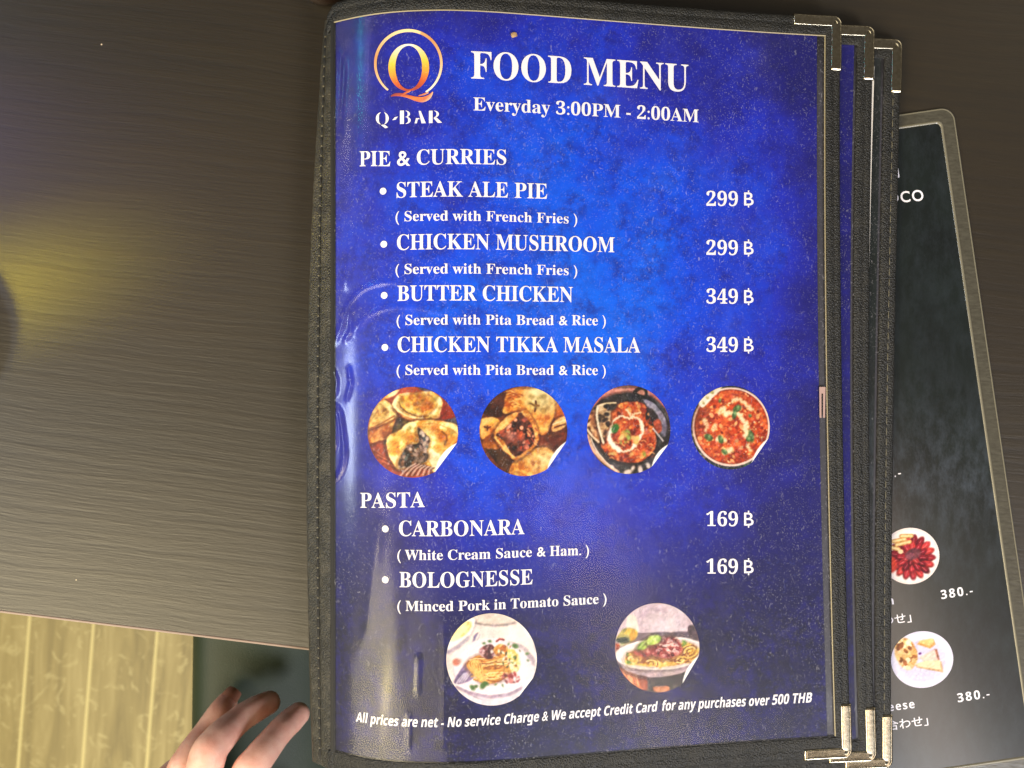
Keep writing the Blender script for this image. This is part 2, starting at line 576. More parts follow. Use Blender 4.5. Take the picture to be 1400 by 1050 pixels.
for k in range(3):
    w = TRIMW[k]
    vt, vb = VT[k], VB[k]
    wt, wbm = 0.0076, 0.0088
    xl = XL0 if k == 0 else X_at(520)
    V, Fc = [], []

    def add(path, sec):
        v, f = sweep(path, sec)
        o = len(V)
        V.extend(v)
        Fc.extend([tuple(i + o for i in ff) for ff in f])
    # right strip, whole height
    ys = np.linspace(vt - 0.0015, vb + 0.0015, 130)
    add([((XR(k, y), y), (-1, 0)) for y in ys], SECT(w))
    # top and bottom strips, a hair lower where they run under the right strip
    xs_t = np.linspace(XR(k, vt) - 0.0012, xl - (0.0022 if k == 0 else 0), 110)
    xs_b = np.linspace(XR(k, vb) - 0.0012, xl - (0.002 if k == 0 else 0), 110)
    st = [(a, b * 0.93) for a, b in SECT(wt)]
    sb = [(a, b * 0.93) for a, b in SECT(wbm)]
    lft = lambda x: 0.0
    xe = xs_t[-1]
    rr_ = 0.0045
    add([((x, vt - (rr_ - math.sqrt(max(0, rr_ ** 2 - max(0, rr_ - (x - xe)) ** 2)) if k == 0 else 0)), (0, -1)) for x in xs_t], st)
    add([((x, vb), (0, 1)) for x in xs_b], sb)
    P3 = leaf_point_list(V, k)
    tr = obj('leather_trim', P3, Fc, M_LEATHER, menu)
    # backing board of the leaf
    nx_, ny_ = 90, 12
    B = []
    for i in range(nx_):
        for j in range(ny_):
            Y = vb + 0.002 + (vt - vb - 0.004) * j / (ny_ - 1)
            X = xl + (XR(k, Y) - 0.001 - xl) * i / (nx_ - 1)
            B.append(lp(X, Y, -0.0006, k))
    bo = obj('backing_board', B, grid_faces(nx_, ny_), M_BOARD, menu)
    so = bo.modifiers.new('thick', 'SOLIDIFY')
    so.thickness = 0.0006
    so.offset = 0
    # printed sheet
    B = []
    nx_, ny_ = 120, 14
    for i in range(nx_):
        for j in range(ny_):
            Y = (vb + wbm - 0.003) + (vt - wt + 0.003 - vb - wbm + 0.003) * j / (ny_ - 1)
            X1 = XR(k, Y) - w - (0.0034 if k == 0 else 0.0012)
            B.append(lp(xl + (X1 - xl) * i / (nx_ - 1), Y, 0.0, k))
    pg = obj('printed_page', B, grid_faces(nx_, ny_), M_BLUE if k < 2 else M_NIGHT, menu)
    if k == 0:
        page = pg
    # stitching along the right strip
    B, Fq = [], []
    y = vt - 0.02
    while y > vb + 0.02:
        for (a, b, hh) in ((y, y - 0.0031, 0.00085),):
            X0 = XR(k, y) - w * 0.46
            o = len(B)
            for q in range(5):
                yy = a + (b - a) * q / 4
                hq = 0.0007 + 0.00022 * math.sin(PI * q / 4)
                for dx, dh in ((-0.00016, -0.0001), (0, 0.00008), (0.00016, -0.0001)):
                    B.append(lp(X0 + dx, yy, hq + dh, k))
            Fq += grid_faces(5, 3, o)
        y -= 0.0044
    obj('stitching', B, Fq, M_THREADL if k == 2 else M_THREAD, menu)
    # the two metal corners of the leaf
    for top in (1, -1):
        v0 = vt if top == 1 else vb
        arm_h, arm_v = 0.0205, 0.0225
        R = 0.0036
        xc = XR(k, v0 - top * 0.006) + 0.0006
        yc = v0 + top * 0.0006
        path = []
        for q in np.linspace(arm_h, R, 18):
            path.append(((xc - q, yc), (0, -top)))
        for a in np.linspace(0, PI / 2, 10)[1:-1]:
            path.append(((xc - R + R * math.sin(a), yc - top * (R - R * math.cos(a))), (-math.sin(a), -top * math.cos(a))))
        for q in np.linspace(R, arm_v, 18):
            path.append(((xc + (XR(k, yc - top * q) - XR(k, yc - top * R)) * 0.8, yc - top * q), (-1, 0)))
        cw = 0.0037
        cw = 0.0046
        sec = [(0.0, -0.0014), (0.0, 0.0), (0.00006, 0.0004), (0.0002, 0.00078), (0.00042, 0.00108), (0.0007, 0.00126), (0.0010, 0.00130), (0.0013, 0.00122), (0.0016, 0.00114),
               (cw - 0.0006, 0.00112), (cw - 0.00015, 0.00105), (cw, 0.0008), (cw, 0.0002)]
        v, f = sweep(path, sec)
        if top == -1:
            f = [tuple(reversed(ff)) for ff in f]
        obj('metal_corner', leaf_point_list(v, k), f, M_METAL, menu)

# narrow white strip beside the second leaf, tapering downward
B, Fq = [], []
for i in range(30):
    q = i / 29
    py = 88 + (470 - 88) * q
    X0 = XR(1, Ypix(1195, py))
    wd = 0.0011 * (1 - q) + 0.0001
    B += [lp(X0 - 0.002, Ypix(1195, py), -0.0007, 1), lp(X0 + wd, Ypix(1195, py), -0.0006, 1)]
obj('white_strip', B, grid_faces(30, 2), M_STRIP, menu)

# spine strip down the left side: curls down from the page's inner line to the table
inner, B = XL0, []
vt, vb = VT[0], VB[0]
ny_, prof = 150, 26
outer_px = np.poly1d(np.polyfit([40, 160, 280, 400, 550, 700, 900, 1040], [445, 436, 428.5, 424, 421.5, 421, 424, 428.5], 4))
zi = float(z_X(inner))
Wd = 0.0135
B = []
for j in range(ny_):
    Y = (vt - 0.004) + (vb + 0.0012 - vt + 0.004) * j / (ny_ - 1)
    row = 525 - Y * 3440
    tgt = float(outer_px(np.clip(row, 20, 1045)))
    # tilt that puts the outer line in that picture column
    best, th = 9, 0.5
    for a in np.linspace(0.1, 1.45, 100):
        X = inner - Wd * math.cos(a) * 0.97
        z = zi - Wd * math.sin(a) * 0.97
        e = abs(700 + X * F / (H - z) - tgt)
        if e < best:
            best, th = e, a
    for i in range(prof):
        q = i / (prof - 1)
        if q <= 0.6:
            w_ = q / 0.6
            d = Wd * w_
            a0 = th * 0.75 + th * 0.5 * w_ * 0.5
            a0 = th * (0.85 + 0.15 * w_)
            hx, hz = -math.sin(a0), math.cos(a0)
            hh = 0.0010 * min(1, w_ * 9) * min(1, (1 - w_) * 8 + 0.25)
            if 0.44 < w_ < 0.60:
                hh -= 0.00035
            B.append((inner - d * math.cos(a0) + hx * hh, Y, zi - d * math.sin(a0) + hz * hh))
            if q + 1 / (prof - 1) > 0.6:
                ex, ez = B[-1][0], B[-1][2]
        else:
            w_ = (q - 0.6) / 0.4
            B.append((ex - 0.0022 * math.sin(PI * w_) * 0.6 + 0.010 * w_ * w_, Y, ez + (0.0035 - ez) * w_))
spn = obj('spine_binding', B, grid_faces(ny_, prof), M_SPINE, menu)
# stitches on the spine strip
S, Fq = [], []
idx = int(round(0.6 * 0.52 * (prof - 1)))
for j in range(2, ny_ - 3, 2):
    a, b = Vector(B[j * prof + idx]), Vector(B[(j + 1) * prof + idx])
    d = (b - a)
    a2, b2 = a - d * 0.18, b + d * 0.30
    nn = Vector((-0.45, 0, 0.9))
    side = Vector((0.00042, 0, 0.00022))
    o = len(S)
    for q in range(4):
        c = a2.lerp(b2, q / 3) + nn * (0.00022 + 0.0002 * math.sin(PI * q / 3))
        S += [c - side, c + nn * 0.00015, c + side]
    Fq += grid_faces(4, 3, o)
obj('stitching', S, Fq, M_THREAD, menu)
S = []
for j in range(1, ny_ - 1):
    c = Vector(B[j * prof + idx])
    S += [c + Vector((-0.0003, 0, -0.00010)), c + Vector((-0.45, 0, 0.9)) * 0.00016, c + Vector((0.0003, 0, 0.0002))]
obj('seam', S, grid_faces(ny_ - 2, 3), M_THREAD, menu)
S, Fq = [], []
for j in range(3, ny_ - 3, 2):
    c = Vector(B[j * prof + idx]).lerp(Vector(B[(j + 1) * prof + idx]), 0.56) + Vector((-0.45, 0, 0.9)) * 0.0004
    o = len(S)
    for a in range(6):
        S.append(c + Vector((math.cos(a * PI / 3) * 0.0004, math.sin(a * PI / 3) * 0.00035, math.cos(a * PI / 3) * 0.0002)))
    S.append(c + Vector((-0.45, 0, 0.9)) * 0.0003)
    Fq += [(o + a, o + (a + 1) % 6, o + 6) for a in range(6)]
obj('stitch_knots', S, Fq, M_THREADL, menu)
# black strip painting the shade in the gap between page and spine strip
G = []
for j in range(60):
    Y = VT[0] - 0.0076 + (VB[0] + 0.0082 - VT[0] + 0.0076) * j / 59
    for dx, dh in ((-0.0009, 0.0007), (-0.0003, 0.0010), (0.0005, 0.0009), (0.0009, 0.0003)):
        G.append(lp(XL0 + dx, Y, dh))
obj('dark_gap', G, grid_faces(60, 4), M_THREAD, menu)
# back cover folded under, on the table
bk = slab('back_cover', -0.072, 0.115, VB[0] + 0.003, VT[0] - 0.003, 0.0016, 0.0040, 0.0006, M_LEATHER)
par(bk, menu)

# clear sleeve with real creases
CREASE = [
    ([(455, 478), (468, 448), (478, 415), (498, 394), (524, 386), (562, 384)], 0.00030, 3.6),
    ([(482, 462), (491, 446), (504, 430), (528, 420), (566, 418), (610, 428), (700, 462)], 0.00022, 4.5),
    ([(470, 470), (482, 452), (480, 432), (492, 414)], 0.00026, 2.6),
    ([(452, 548), (466, 560), (470, 590), (473, 622), (468, 645), (453, 664)], 0.00036, 3.2),
    ([(458, 560), (462, 590), (459, 620)], 0.00030, 2.6),
    ([(478, 498), (481, 524), (474, 552)], 0.00020, 2.6),
    ([(455, 500), (462, 520), (460, 545)], 0.00022, 3.0),
    ([(573, 890), (572, 925), (571, 955)], 0.00022, 4.0),
    ([(560, 970), (560, 1000), (559, 1030)], 0.00022, 4.0),
    ([(608, 840), (607, 940), (606, 1030)], 0.00014, 4.0),
    ([(627, 500), (628, 570), (627, 640)], 0.00010, 2.5),
    ([(464, 60), (462, 120), (458, 190)], 0.00032, 4.0),
    ([(473, 70), (470, 130), (464, 200)], 0.00024, 4.0),
    ([(486, 300), (480, 360), (470, 400)], 0.00018, 6.0),
    ([(520, 700), (510, 800), (500, 900)], 0.00016, 8.0),
]
nx_, ny_ = 330, 420
tt = np.linspace(0, 1, nx_) ** 1.25
YY = np.linspace(VT[0] - 0.0068, VB[0] + 0.0080, ny_)
Vs = np.zeros((nx_, ny_, 3))
GX = np.zeros((nx_, ny_))
GY = np.zeros((nx_, ny_))
for j, Y in enumerate(YY):
    x1 = XR(0, Y) - TRIMW[0] + 0.0008
    GX[:, j] = XL0 + (x1 - XL0) * tt
    GY[:, j] = Y
S_ = F / (H - z_X(GX))
PXg, PYg = 700 + GX * S_, 525 - GY * S_
hg = np.full_like(GX, 0.00055)
for pts, amp, wd in CREASE:
    dmin = np.full_like(GX, 1e9)
    # smooth polyline by resampling
    pts = np.array(pts, float)
    t_ = np.linspace(0, len(pts) - 1, 40)
    cx_ = np.interp(t_, np.arange(len(pts)), pts[:, 0])
    cy_ = np.interp(t_, np.arange(len(pts)), pts[:, 1])
    kk = np.hanning(11)
    kk /= kk.sum()
    cx_ = np.convolve(np.pad(cx_, 5, 'edge'), kk, 'valid')
    cy_ = np.convolve(np.pad(cy_, 5, 'edge'), kk, 'valid')
    tfade = np.zeros_like(GX)
    for i in range(39):
        ax, ay, bx, by = cx_[i], cy_[i], cx_[i + 1], cy_[i + 1]
        L2 = (bx - ax) ** 2 + (by - ay) ** 2 + 1e-9
        q = np.clip(((PXg - ax) * (bx - ax) + (PYg - ay) * (by - ay)) / L2, 0, 1)
        d = np.hypot(PXg - ax - q * (bx - ax), PYg - ay - q * (by - ay))
        m = d < dmin
        dmin = np.where(m, d, dmin)
        tfade = np.where(m, (i + q) / 39, tfade)
    hg += 1.6 * amp * np.exp(-(dmin / wd) ** 2) * np.clip(np.sin(PI * tfade) * 1.8, 0, 1)
nx3, nz3 = nrm_X(GX)
Vs[..., 0] = GX + hg * nx3
Vs[..., 1] = GY
Vs[..., 2] = z_X(GX) + hg * nz3
obj('plastic_sleeve', Vs.reshape(-1, 3), grid_faces(nx_, ny_), M_SLEEVE, menu)
# sleeves of the two lower leaves
for k in (1, 2):
    B = []
    for i in range(40):
        for j in range(30):
            Y = VB[k] + 0.008 + (VT[k] - VB[k] - 0.015) * j / 29
            X1 = XR(k, Y) - TRIMW[k] + 0.0006
            B.append(lp(X1 - 0.05 + 0.05 * i / 39, Y, 0.0005, k))
    obj('plastic_sleeve', B, grid_faces(40, 30), M_SLEEVE, menu)
# welded lip of the sleeve, the edge highlight put into its pale colour
path = [((XL0 + 0.0004, VT[0] - 0.0078), (0, -1))]
B, Fq = [], []
for (pts_, dr) in (([(x, VT[0] - 0.0076) for x in np.linspace(XL0, XR(0, 0.14) - TRIMW[0], 90)], (0, -1)),
                   ([(XR(0, y) - TRIMW[0], y) for y in np.linspace(VT[0] - 0.0078, VB[0] + 0.009, 90)], (-1, 0))):
    o = len(B)
    for (x, y) in pts_:
        for ww, h in ((0.0, 0.0004), (0.00012, 0.00085), (0.0003, 0.0009), (0.0005, 0.0005)):
            B.append(lp(x + dr[0] * ww, y + dr[1] * ww, h, 0))
    Fq += grid_faces(len(pts_), 4, o)
obj('sleeve_lip', B, Fq, M_LIP, menu)


# ------------------------------------------------------------------ lettering
def bold(s):
    o = ''
    for c in s:
        if 'A' <= c <= 'Z': o += chr(0x1D400 + ord(c) - 65)
        elif 'a' <= c <= 'z': o += chr(0x1D41A + ord(c) - 97)
        elif '0' <= c <= '9': o += chr(0x1D7CE + ord(c) - 48)
        else: o += c
    return o


def sansbi(s):
    o = ''
    for c in s:
        if 'A' <= c <= 'Z': o += chr(0x1D63C + ord(c) - 65)
        elif 'a' <= c <= 'z': o += chr(0x1D656 + ord(c) - 97)
        else: o += c
    return o


def sansb(s):
    o = ''
    for c in s:
        if 'A' <= c <= 'Z': o += chr(0x1D5D4 + ord(c) - 65)
        elif 'a' <= c <= 'z': o += chr(0x1D5EE + ord(c) - 97)
        elif '0' <= c <= '9': o += chr(0x1D7EC + ord(c) - 48)
        else: o += c
    return o


def glyphs(text, offset=0.0, spacing=1.0):
    c = bpy.data.curves.new('t', 'FONT')
    c.body = text
    c.offset = offset
    c.space_character = spacing
    c.resolution_u = 5
    o = bpy.data.objects.new('t', c)
    COL.objects.link(o)
    dg = bpy.context.evaluated_depsgraph_get()
    me = o.evaluated_get(dg).to_mesh()
    v = np.array([tuple(p.co) for p in me.vertices])[:, :2]
    f = [tuple(p.vertices) for p in me.polygons]
    o.evaluated_get(dg).to_mesh_clear()
    bpy.data.objects.remove(o)
    bpy.data.curves.remove(c)
    return v, f


_capB = glyphs(bold('H'))[0][:, 1].max()
_capS = glyphs(sansb('H'))[0][:, 1].max()
_capR = glyphs('H')[0][:, 1].max()


def line2d(text, style, cap, offset=0.0, spacing=1.0):
    """glyph outlines with x running 0..1 over the width of the line, y in units of cap height"""
    t = {'bold': bold, 'sansbi': sansbi, 'sansb': sansb, 'slant': sansb, 'reg': lambda s: s}[style](text)
    if style == 'slant' and 'g' in text:
        # the bold g is drawn as a q with a hooked tail
        t = sansb(text.replace('g', 'q'))
    v, f = glyphs(t, offset, spacing)
    v = v.copy()
    if style == 'slant' and 'g' in text:
        for i_, ch in enumerate(text):
            if ch == 'g':
                xr = glyphs(t[:i_ + 1], offset, spacing)[0][:, 0].max()
                yb = v[:, 1].min()
                o_ = len(v)
                v = np.vstack([v, [(xr - 0.44, yb), (xr - 0.03, yb), (xr - 0.03, yb + 0.1), (xr - 0.44, yb + 0.095)]])
                f = f + [(o_, o_ + 1, o_ + 2, o_ + 3)]
    if style == 'slant':
        v[:, 0] += 0.2 * v[:, 1]
    x0, x1 = v[:, 0].min(), v[:, 0].max()
    v[:, 0] = (v[:, 0] - x0) / (x1 - x0)
    v[:, 1] /= {'bold': _capB, 'sansbi': _capS, 'sansb': _capS, 'slant': _capS, 'reg': _capR}[style]
    return v, f


def on_page(v, f, x0, x1, y0, y1, cap, h=0.00022):
    """x 0..1 between picture columns x0, x1; baseline rows y0, y1; cap height in picture px"""
    u0, u1 = u_at(x0), u_at(x1)
    a, b = Ypix(x0, y0), Ypix(x1, y1)
    hs = cap / s_at((x0 + x1) / 2)
    u = u0 + v[:, 0] * (u1 - u0)
    X = uX(u)
    Y = a + (b - a) * v[:, 0] + v[:, 1] * hs
    return [lp(x, y, h) for x, y in zip(X, Y)], f


def text_part(name, text, style, x0, x1, y0, y1, cap, offset=0.0, spacing=1.0):
    v, f = line2d(text, style, cap, offset, spacing)
    P, f = on_page(v, f, x0, x1, y0, y1, cap)
    return obj(name, P, f, M_WHITE, page, smooth=False)


text_part('title_text', 'FOOD', 'bold', 644, 781, 107.5, 115, 37, 0.0)
text_part('title_text', 'MENU', 'bold', 798, 941, 116, 125.5, 37, 0.0)
text_part('opening_hours', 'Everyday 3:00PM', 'bold', 647, 848, 151, 161, 17.5)
text_part('opening_hours', '- 2:00AM', 'bold', 856, 955, 161.5, 167.5, 17.5)


def amp_line(name, a, xa, b, xb, amp, y0, y1, cap):
    text_part(name, a, 'bold', xa[0], xa[1], y0, y0, cap)
    text_part(name, b, 'bold', xb[0], xb[1], y1, y1, cap)
    text_part(name, '&', 'sansb', amp[0], amp[1], (y0 + y1) / 2, (y0 + y1) / 2, cap, 0.012)


amp_line('section_heading', 'PIE', (492, 534), 'CURRIES', (570, 692), (543, 561), 227.5, 225.5, 20.5)
text_part('section_heading', 'PASTA', 'bold', 493, 581, 694, 693, 20.5)
for t, x1, y0, y1 in (('STEAK ALE PIE', 748, 270.5, 272), ('CHICKEN MUSHROOM', 840, 342, 345), ('BUTTER CHICKEN', 783, 411.5, 413),
                      ('CHICKEN TIKKA MASALA', 875, 481.5, 482), ('CARBONARA', 717, 732.5, 730), ('BOLOGNESSE', 728, 802.5, 798.5)):
    text_part('dish_name', t, 'bold', 542.5 + (y0 - 270) * 0.007, x1, y0, y1, 20.8)
for t, x1, y0, y1 in (('( Served with French Fries )', 789, 303, 306), ('( Served with French Fries )', 789, 375, 376.5)):
    text_part('dish_note', t, 'bold', 541, x1, y0, y1, 13.6)
for y0 in (444.5, 512.5):
    text_part('dish_note', '( Served with Pita Bread', 'bold', 542.5, 757, y0, y0, 13.6)
    text_part('dish_note', '&', 'sansb', 764, 776, y0, y0, 13.0, 0.012)
    text_part('dish_note', 'Rice )', 'bold', 781.5, 828, y0, y0 + 0.3, 13.6)
text_part('dish_note', '( White Cream Sauce', 'bold', 543.5, 727, 765, 761, 13.6)
text_part('dish_note', '&', 'sansb', 734, 746, 760.5, 760.2, 13.0, 0.012)
text_part('dish_note', 'Ham. )', 'bold', 751.5, 805, 760, 758.5, 13.6)
text_part('dish_note', '( Minced Pork in Tomato Sauce )', 'bold', 543.5, 829, 834.5, 824.5, 13.6)
text_part('footer_note', 'All prices are net - No service Charge & We accept Credit Card', 'slant', 487, 899, 986, 972, 13.2, 0.004)
text_part('footer_note', 'for any purchases over', 'slant', 905, 1052, 971.5, 963.5, 13.2, 0.004)
v, f = line2d('500 THB', 'slant', 1, 0.004)
P, f = on_page(v, f, 1055, 1110, 963.2, 959.8, 13.4)
obj('footer_note', P, f, M_WHITE, page, smooth=False)


def disc2d(n=28):
    v = [(0, 0)] + [(math.cos(2 * PI * i / n), math.sin(2 * PI * i / n)) for i in range(n)]
    return np.array(v), [(0, 1 + i, 1 + (i + 1) % n) for i in range(n)]


for bx, by in ((524, 261.5), (525, 334), (525.5, 404), (526.5, 475), (527, 723), (527, 792.5)):
    v, f = disc2d()
    P = [lp(X_at(bx) + a * 4.7 / s_at(bx), Ypix(bx, by) + b * 4.7 / s_at(bx), 0.00022) for a, b in v]
    obj('bullet', P, f, M_WHITE, page, smooth=False)

for val, y in (('299', 281.5), ('299', 348.5), ('349', 415), ('349', 481), ('169', 719), ('169', 784)):
    v, f = line2d(val, 'bold', 1)
    V1, F1 = on_page(v, f, 965.5, 1008.5, y, y + 0.4, 19.4)
    vb, fb = line2d('B', 'reg', 1, 0.004)
    vb = np.vstack([vb, [(0.40, -0.16), (0.54, -0.16), (0.54, 0.02), (0.40, 0.02), (0.40, 0.98), (0.54, 0.98), (0.54, 1.16), (0.40, 1.16)]])
    nb = len(vb) - 8
    fb = fb + [(nb, nb + 1, nb + 2, nb + 3), (nb + 4, nb + 5, nb + 6, nb + 7)]
    V2, F2 = on_page(vb, fb, 1017, 1030, y - 0.6, y - 0.5, 17.6)
    o = len(V1)
    obj('price', V1 + V2, F1 + [tuple(i + o for i in q) for q in F2], M_WHITE, page, smooth=False)


# ------------------------------------------------------------------ pieces coloured vertex by vertex (printed artwork)
def set_colors(o, cols):
    a = o.data.color_attributes.new('print', 'FLOAT_COLOR', 'POINT')
    c = np.ones((len(cols), 4), np.float32)
    c[:, :3] = cols
    a.data.foreach_set('color', c.ravel())


def s2l(c):
    c = np.clip(np.asarray(c, float) / 255, 0, 1)
    return np.where(c <= 0.04045, c / 12.92, ((c + 0.055) / 1.055) ** 2.4)


def ramp_np(t, stops):
    ps = [s[0] for s in stops]
    cs = np.array([s[1] for s in stops], float)
    return np.stack([np.interp(t, ps, cs[:, i]) for i in range(3)], -1)


def ribbon(pts, wids, colf):
    """flat ribbon in picture px: centre points, half widths"""
    pts = np.array(pts, float)
    d = np.gradient(pts, axis=0)
    d /= np.linalg.norm(d, axis=1)[:, None] + 1e-9
    n = np.stack([-d[:, 1], d[:, 0]], 1)
    V, C = [], []
    for p, nn, w in zip(pts, n, wids):
        for sgn in (1, 0, -1):
            V.append(p + nn * w * sgn)
            C.append(colf(p, sgn))
    return np.array(V), grid_faces(len(pts), 3), np.array(C, float)


LOGO_V, LOGO_F, LOGO_C = [], [], []


def logo_add(r):
    v, f, c = r
    o = sum(len(a) for a in LOGO_V)
    LOGO_V.append(v)
    LOGO_F.extend([tuple(i + o for i in q) for q in f])
    LOGO_C.append(c)


# ring, open at the lower left where the ribbon crosses
ring = [(558.5 + 45 * math.cos(a), 87.5 - 45.5 * math.sin(a)) for a in np.linspace(math.radians(-58), math.radians(232), 110)]
wr = [1.2 + 0.8 * math.sin(PI * i / 109) ** 0.8 * (1.0 if i < 55 else 1.15) for i in range(110)]
gold = [(0.0, (255, 226, 170)), (0.3, (214, 150, 92)), (0.55, (238, 190, 140)), (0.8, (255, 240, 214)), (1.0, (255, 250, 240))]
logo_add(ribbon(ring, wr, lambda p, s: ramp_np(np.clip((p[1] - 42) / 92 * 0.75 + (0.2 if p[0] > 575 else 0), 0, 1), gold)))
# inner letter: oval with thick sides
qs = np.linspace(0, 2 * PI, 121)
ov = [(559 + 23.0 * math.cos(a), 92.5 - 31 * math.sin(a)) for a in qs]
wq = [1.2 + 3.6 * abs(math.cos(a)) ** 1.5 for a in qs]
flame = [(0.0, (255, 250, 240)), (0.18, (246, 222, 180)), (0.42, (248, 206, 74)), (0.65, (240, 160, 56)), (0.85, (208, 96, 52)), (1.0, (170, 70, 52))]
logo_add(ribbon(ov, wq, lambda p, s: ramp_np(np.clip((p[1] - 60) / 66 + (0.08 if p[0] > 565 else 0), 0, 1), flame)))
# swash under the letter
def spl(P, n=44):
    P = np.array(P, float)
    t = np.linspace(0, len(P) - 1, n)
    o = np.stack([np.interp(t, np.arange(len(P)), P[:, q]) for q in range(P.shape[1])], 1)
    kk = np.hanning(9)
    kk /= kk.sum()
    return np.stack([np.convolve(np.pad(o[:, q], 4, 'edge'), kk, 'valid') for q in range(P.shape[1])], 1)


SWC = [(0, (140, 66, 70)), (0.3, (196, 88, 58)), (0.55, (232, 138, 70)), (0.8, (206, 110, 78)), (1, (240, 190, 150))]
for pts in ([(534, 132, .6), (540, 129.5, 2.0), (548, 129.5, 2.4), (558, 132, 2.0), (568, 135.5, 3.0), (578, 137, 3.7), (586, 133.5, 3.2), (590, 129, 1.6), (592, 125.5, .5)],
            [(546, 131.5, .6), (552, 128.5, 1.1), (557, 126, 1.5), (562, 124, .9)], [(572, 131.5, .5), (580, 129, 1.2), (586, 126.5, 1.0)]):
    sw = spl(pts)
    logo_add(ribbon(sw[:, :2], sw[:, 2], lambda p, s: ramp_np(np.clip((p[0] - 534) / 58 + s * 0.16, 0, 1), SWC)))
LV = np.vstack(LOGO_V)
P = [lp(X_at(x), Ypix(x, y), 0.00022) for x, y in LV]
lg = obj('logo', P, LOGO_F, M_PRINT, page, smooth=False)
set_colors(lg, s2l(np.vstack(LOGO_C)))

# stencil lettering under the emblem
ST = []


def arcband(cx, cy, rx, ry, a0, a1, w0, w1, n=18):
    o, i_ = [], []
    for q in range(n + 1):
        a = math.radians(a0 + (a1 - a0) * q / n)
        t = math.sin(PI * q / n)
        w = w0 + (w1 - w0) * t
        o.append((cx + rx * math.cos(a), cy - ry * math.sin(a)))
        i_.append((cx + (rx - w) * math.cos(a), cy - (ry - w * 0.55) * math.sin(a)))
    return [(o[q], o[q + 1], i_[q + 1], i_[q]) for q in range(n)]


ST += arcband(523, 162, 8.8, 8.6, 105, 255, 0.8, 4.2)
ST += arcband(523, 162, 8.8, 8.6, -70, 72, 0.8, 4.2)
ST += [((521, 171), (526, 170.5), (531, 174.2), (527, 175.6))]
ST += [((536.5, 164.5), (540, 160.5), (544.5, 159.5), (541, 163.8))]
ST += [((547, 151.5), (552.5, 151.3), (552.5, 169.6), (547, 169.8))]
ST += arcband(554.5, 156.0, 6.2, 4.6, -88, 88, 0.9, 3.2)
ST += arcband(554.5, 164.6, 7.2, 5.0, -88, 88, 0.9, 3.6)
ST += [((572.5, 151.8), (575.2, 151.8), (582.3, 168.6), (576.4, 168.8))]
ST += [((569.0, 161.5), (571.4, 163.2), (570.0, 168.8), (567.0, 168.9)), ((568.6, 162), (569.6, 163.5), (574, 163.0), (573, 161.6))]
ST += [((586.5, 151.6), (591.5, 151.5), (591.5, 168.4), (586.5, 168.6))]
ST += arcband(593.2, 156.2, 7.0, 4.8, -88, 88, 0.9, 3.4)
ST += [((592.6, 161.4), (597, 160.9), (604.5, 168.0), (598.5, 168.2))]
V, Fq = [], []
for q in ST:
    Fq.append(tuple(range(len(V), len(V) + len(q))))
    V += [lp(X_at(x), Ypix(x, y), 0.00022) for x, y in q]
obj('logo_lettering', V, Fq, M_WHITE, page, smooth=False)


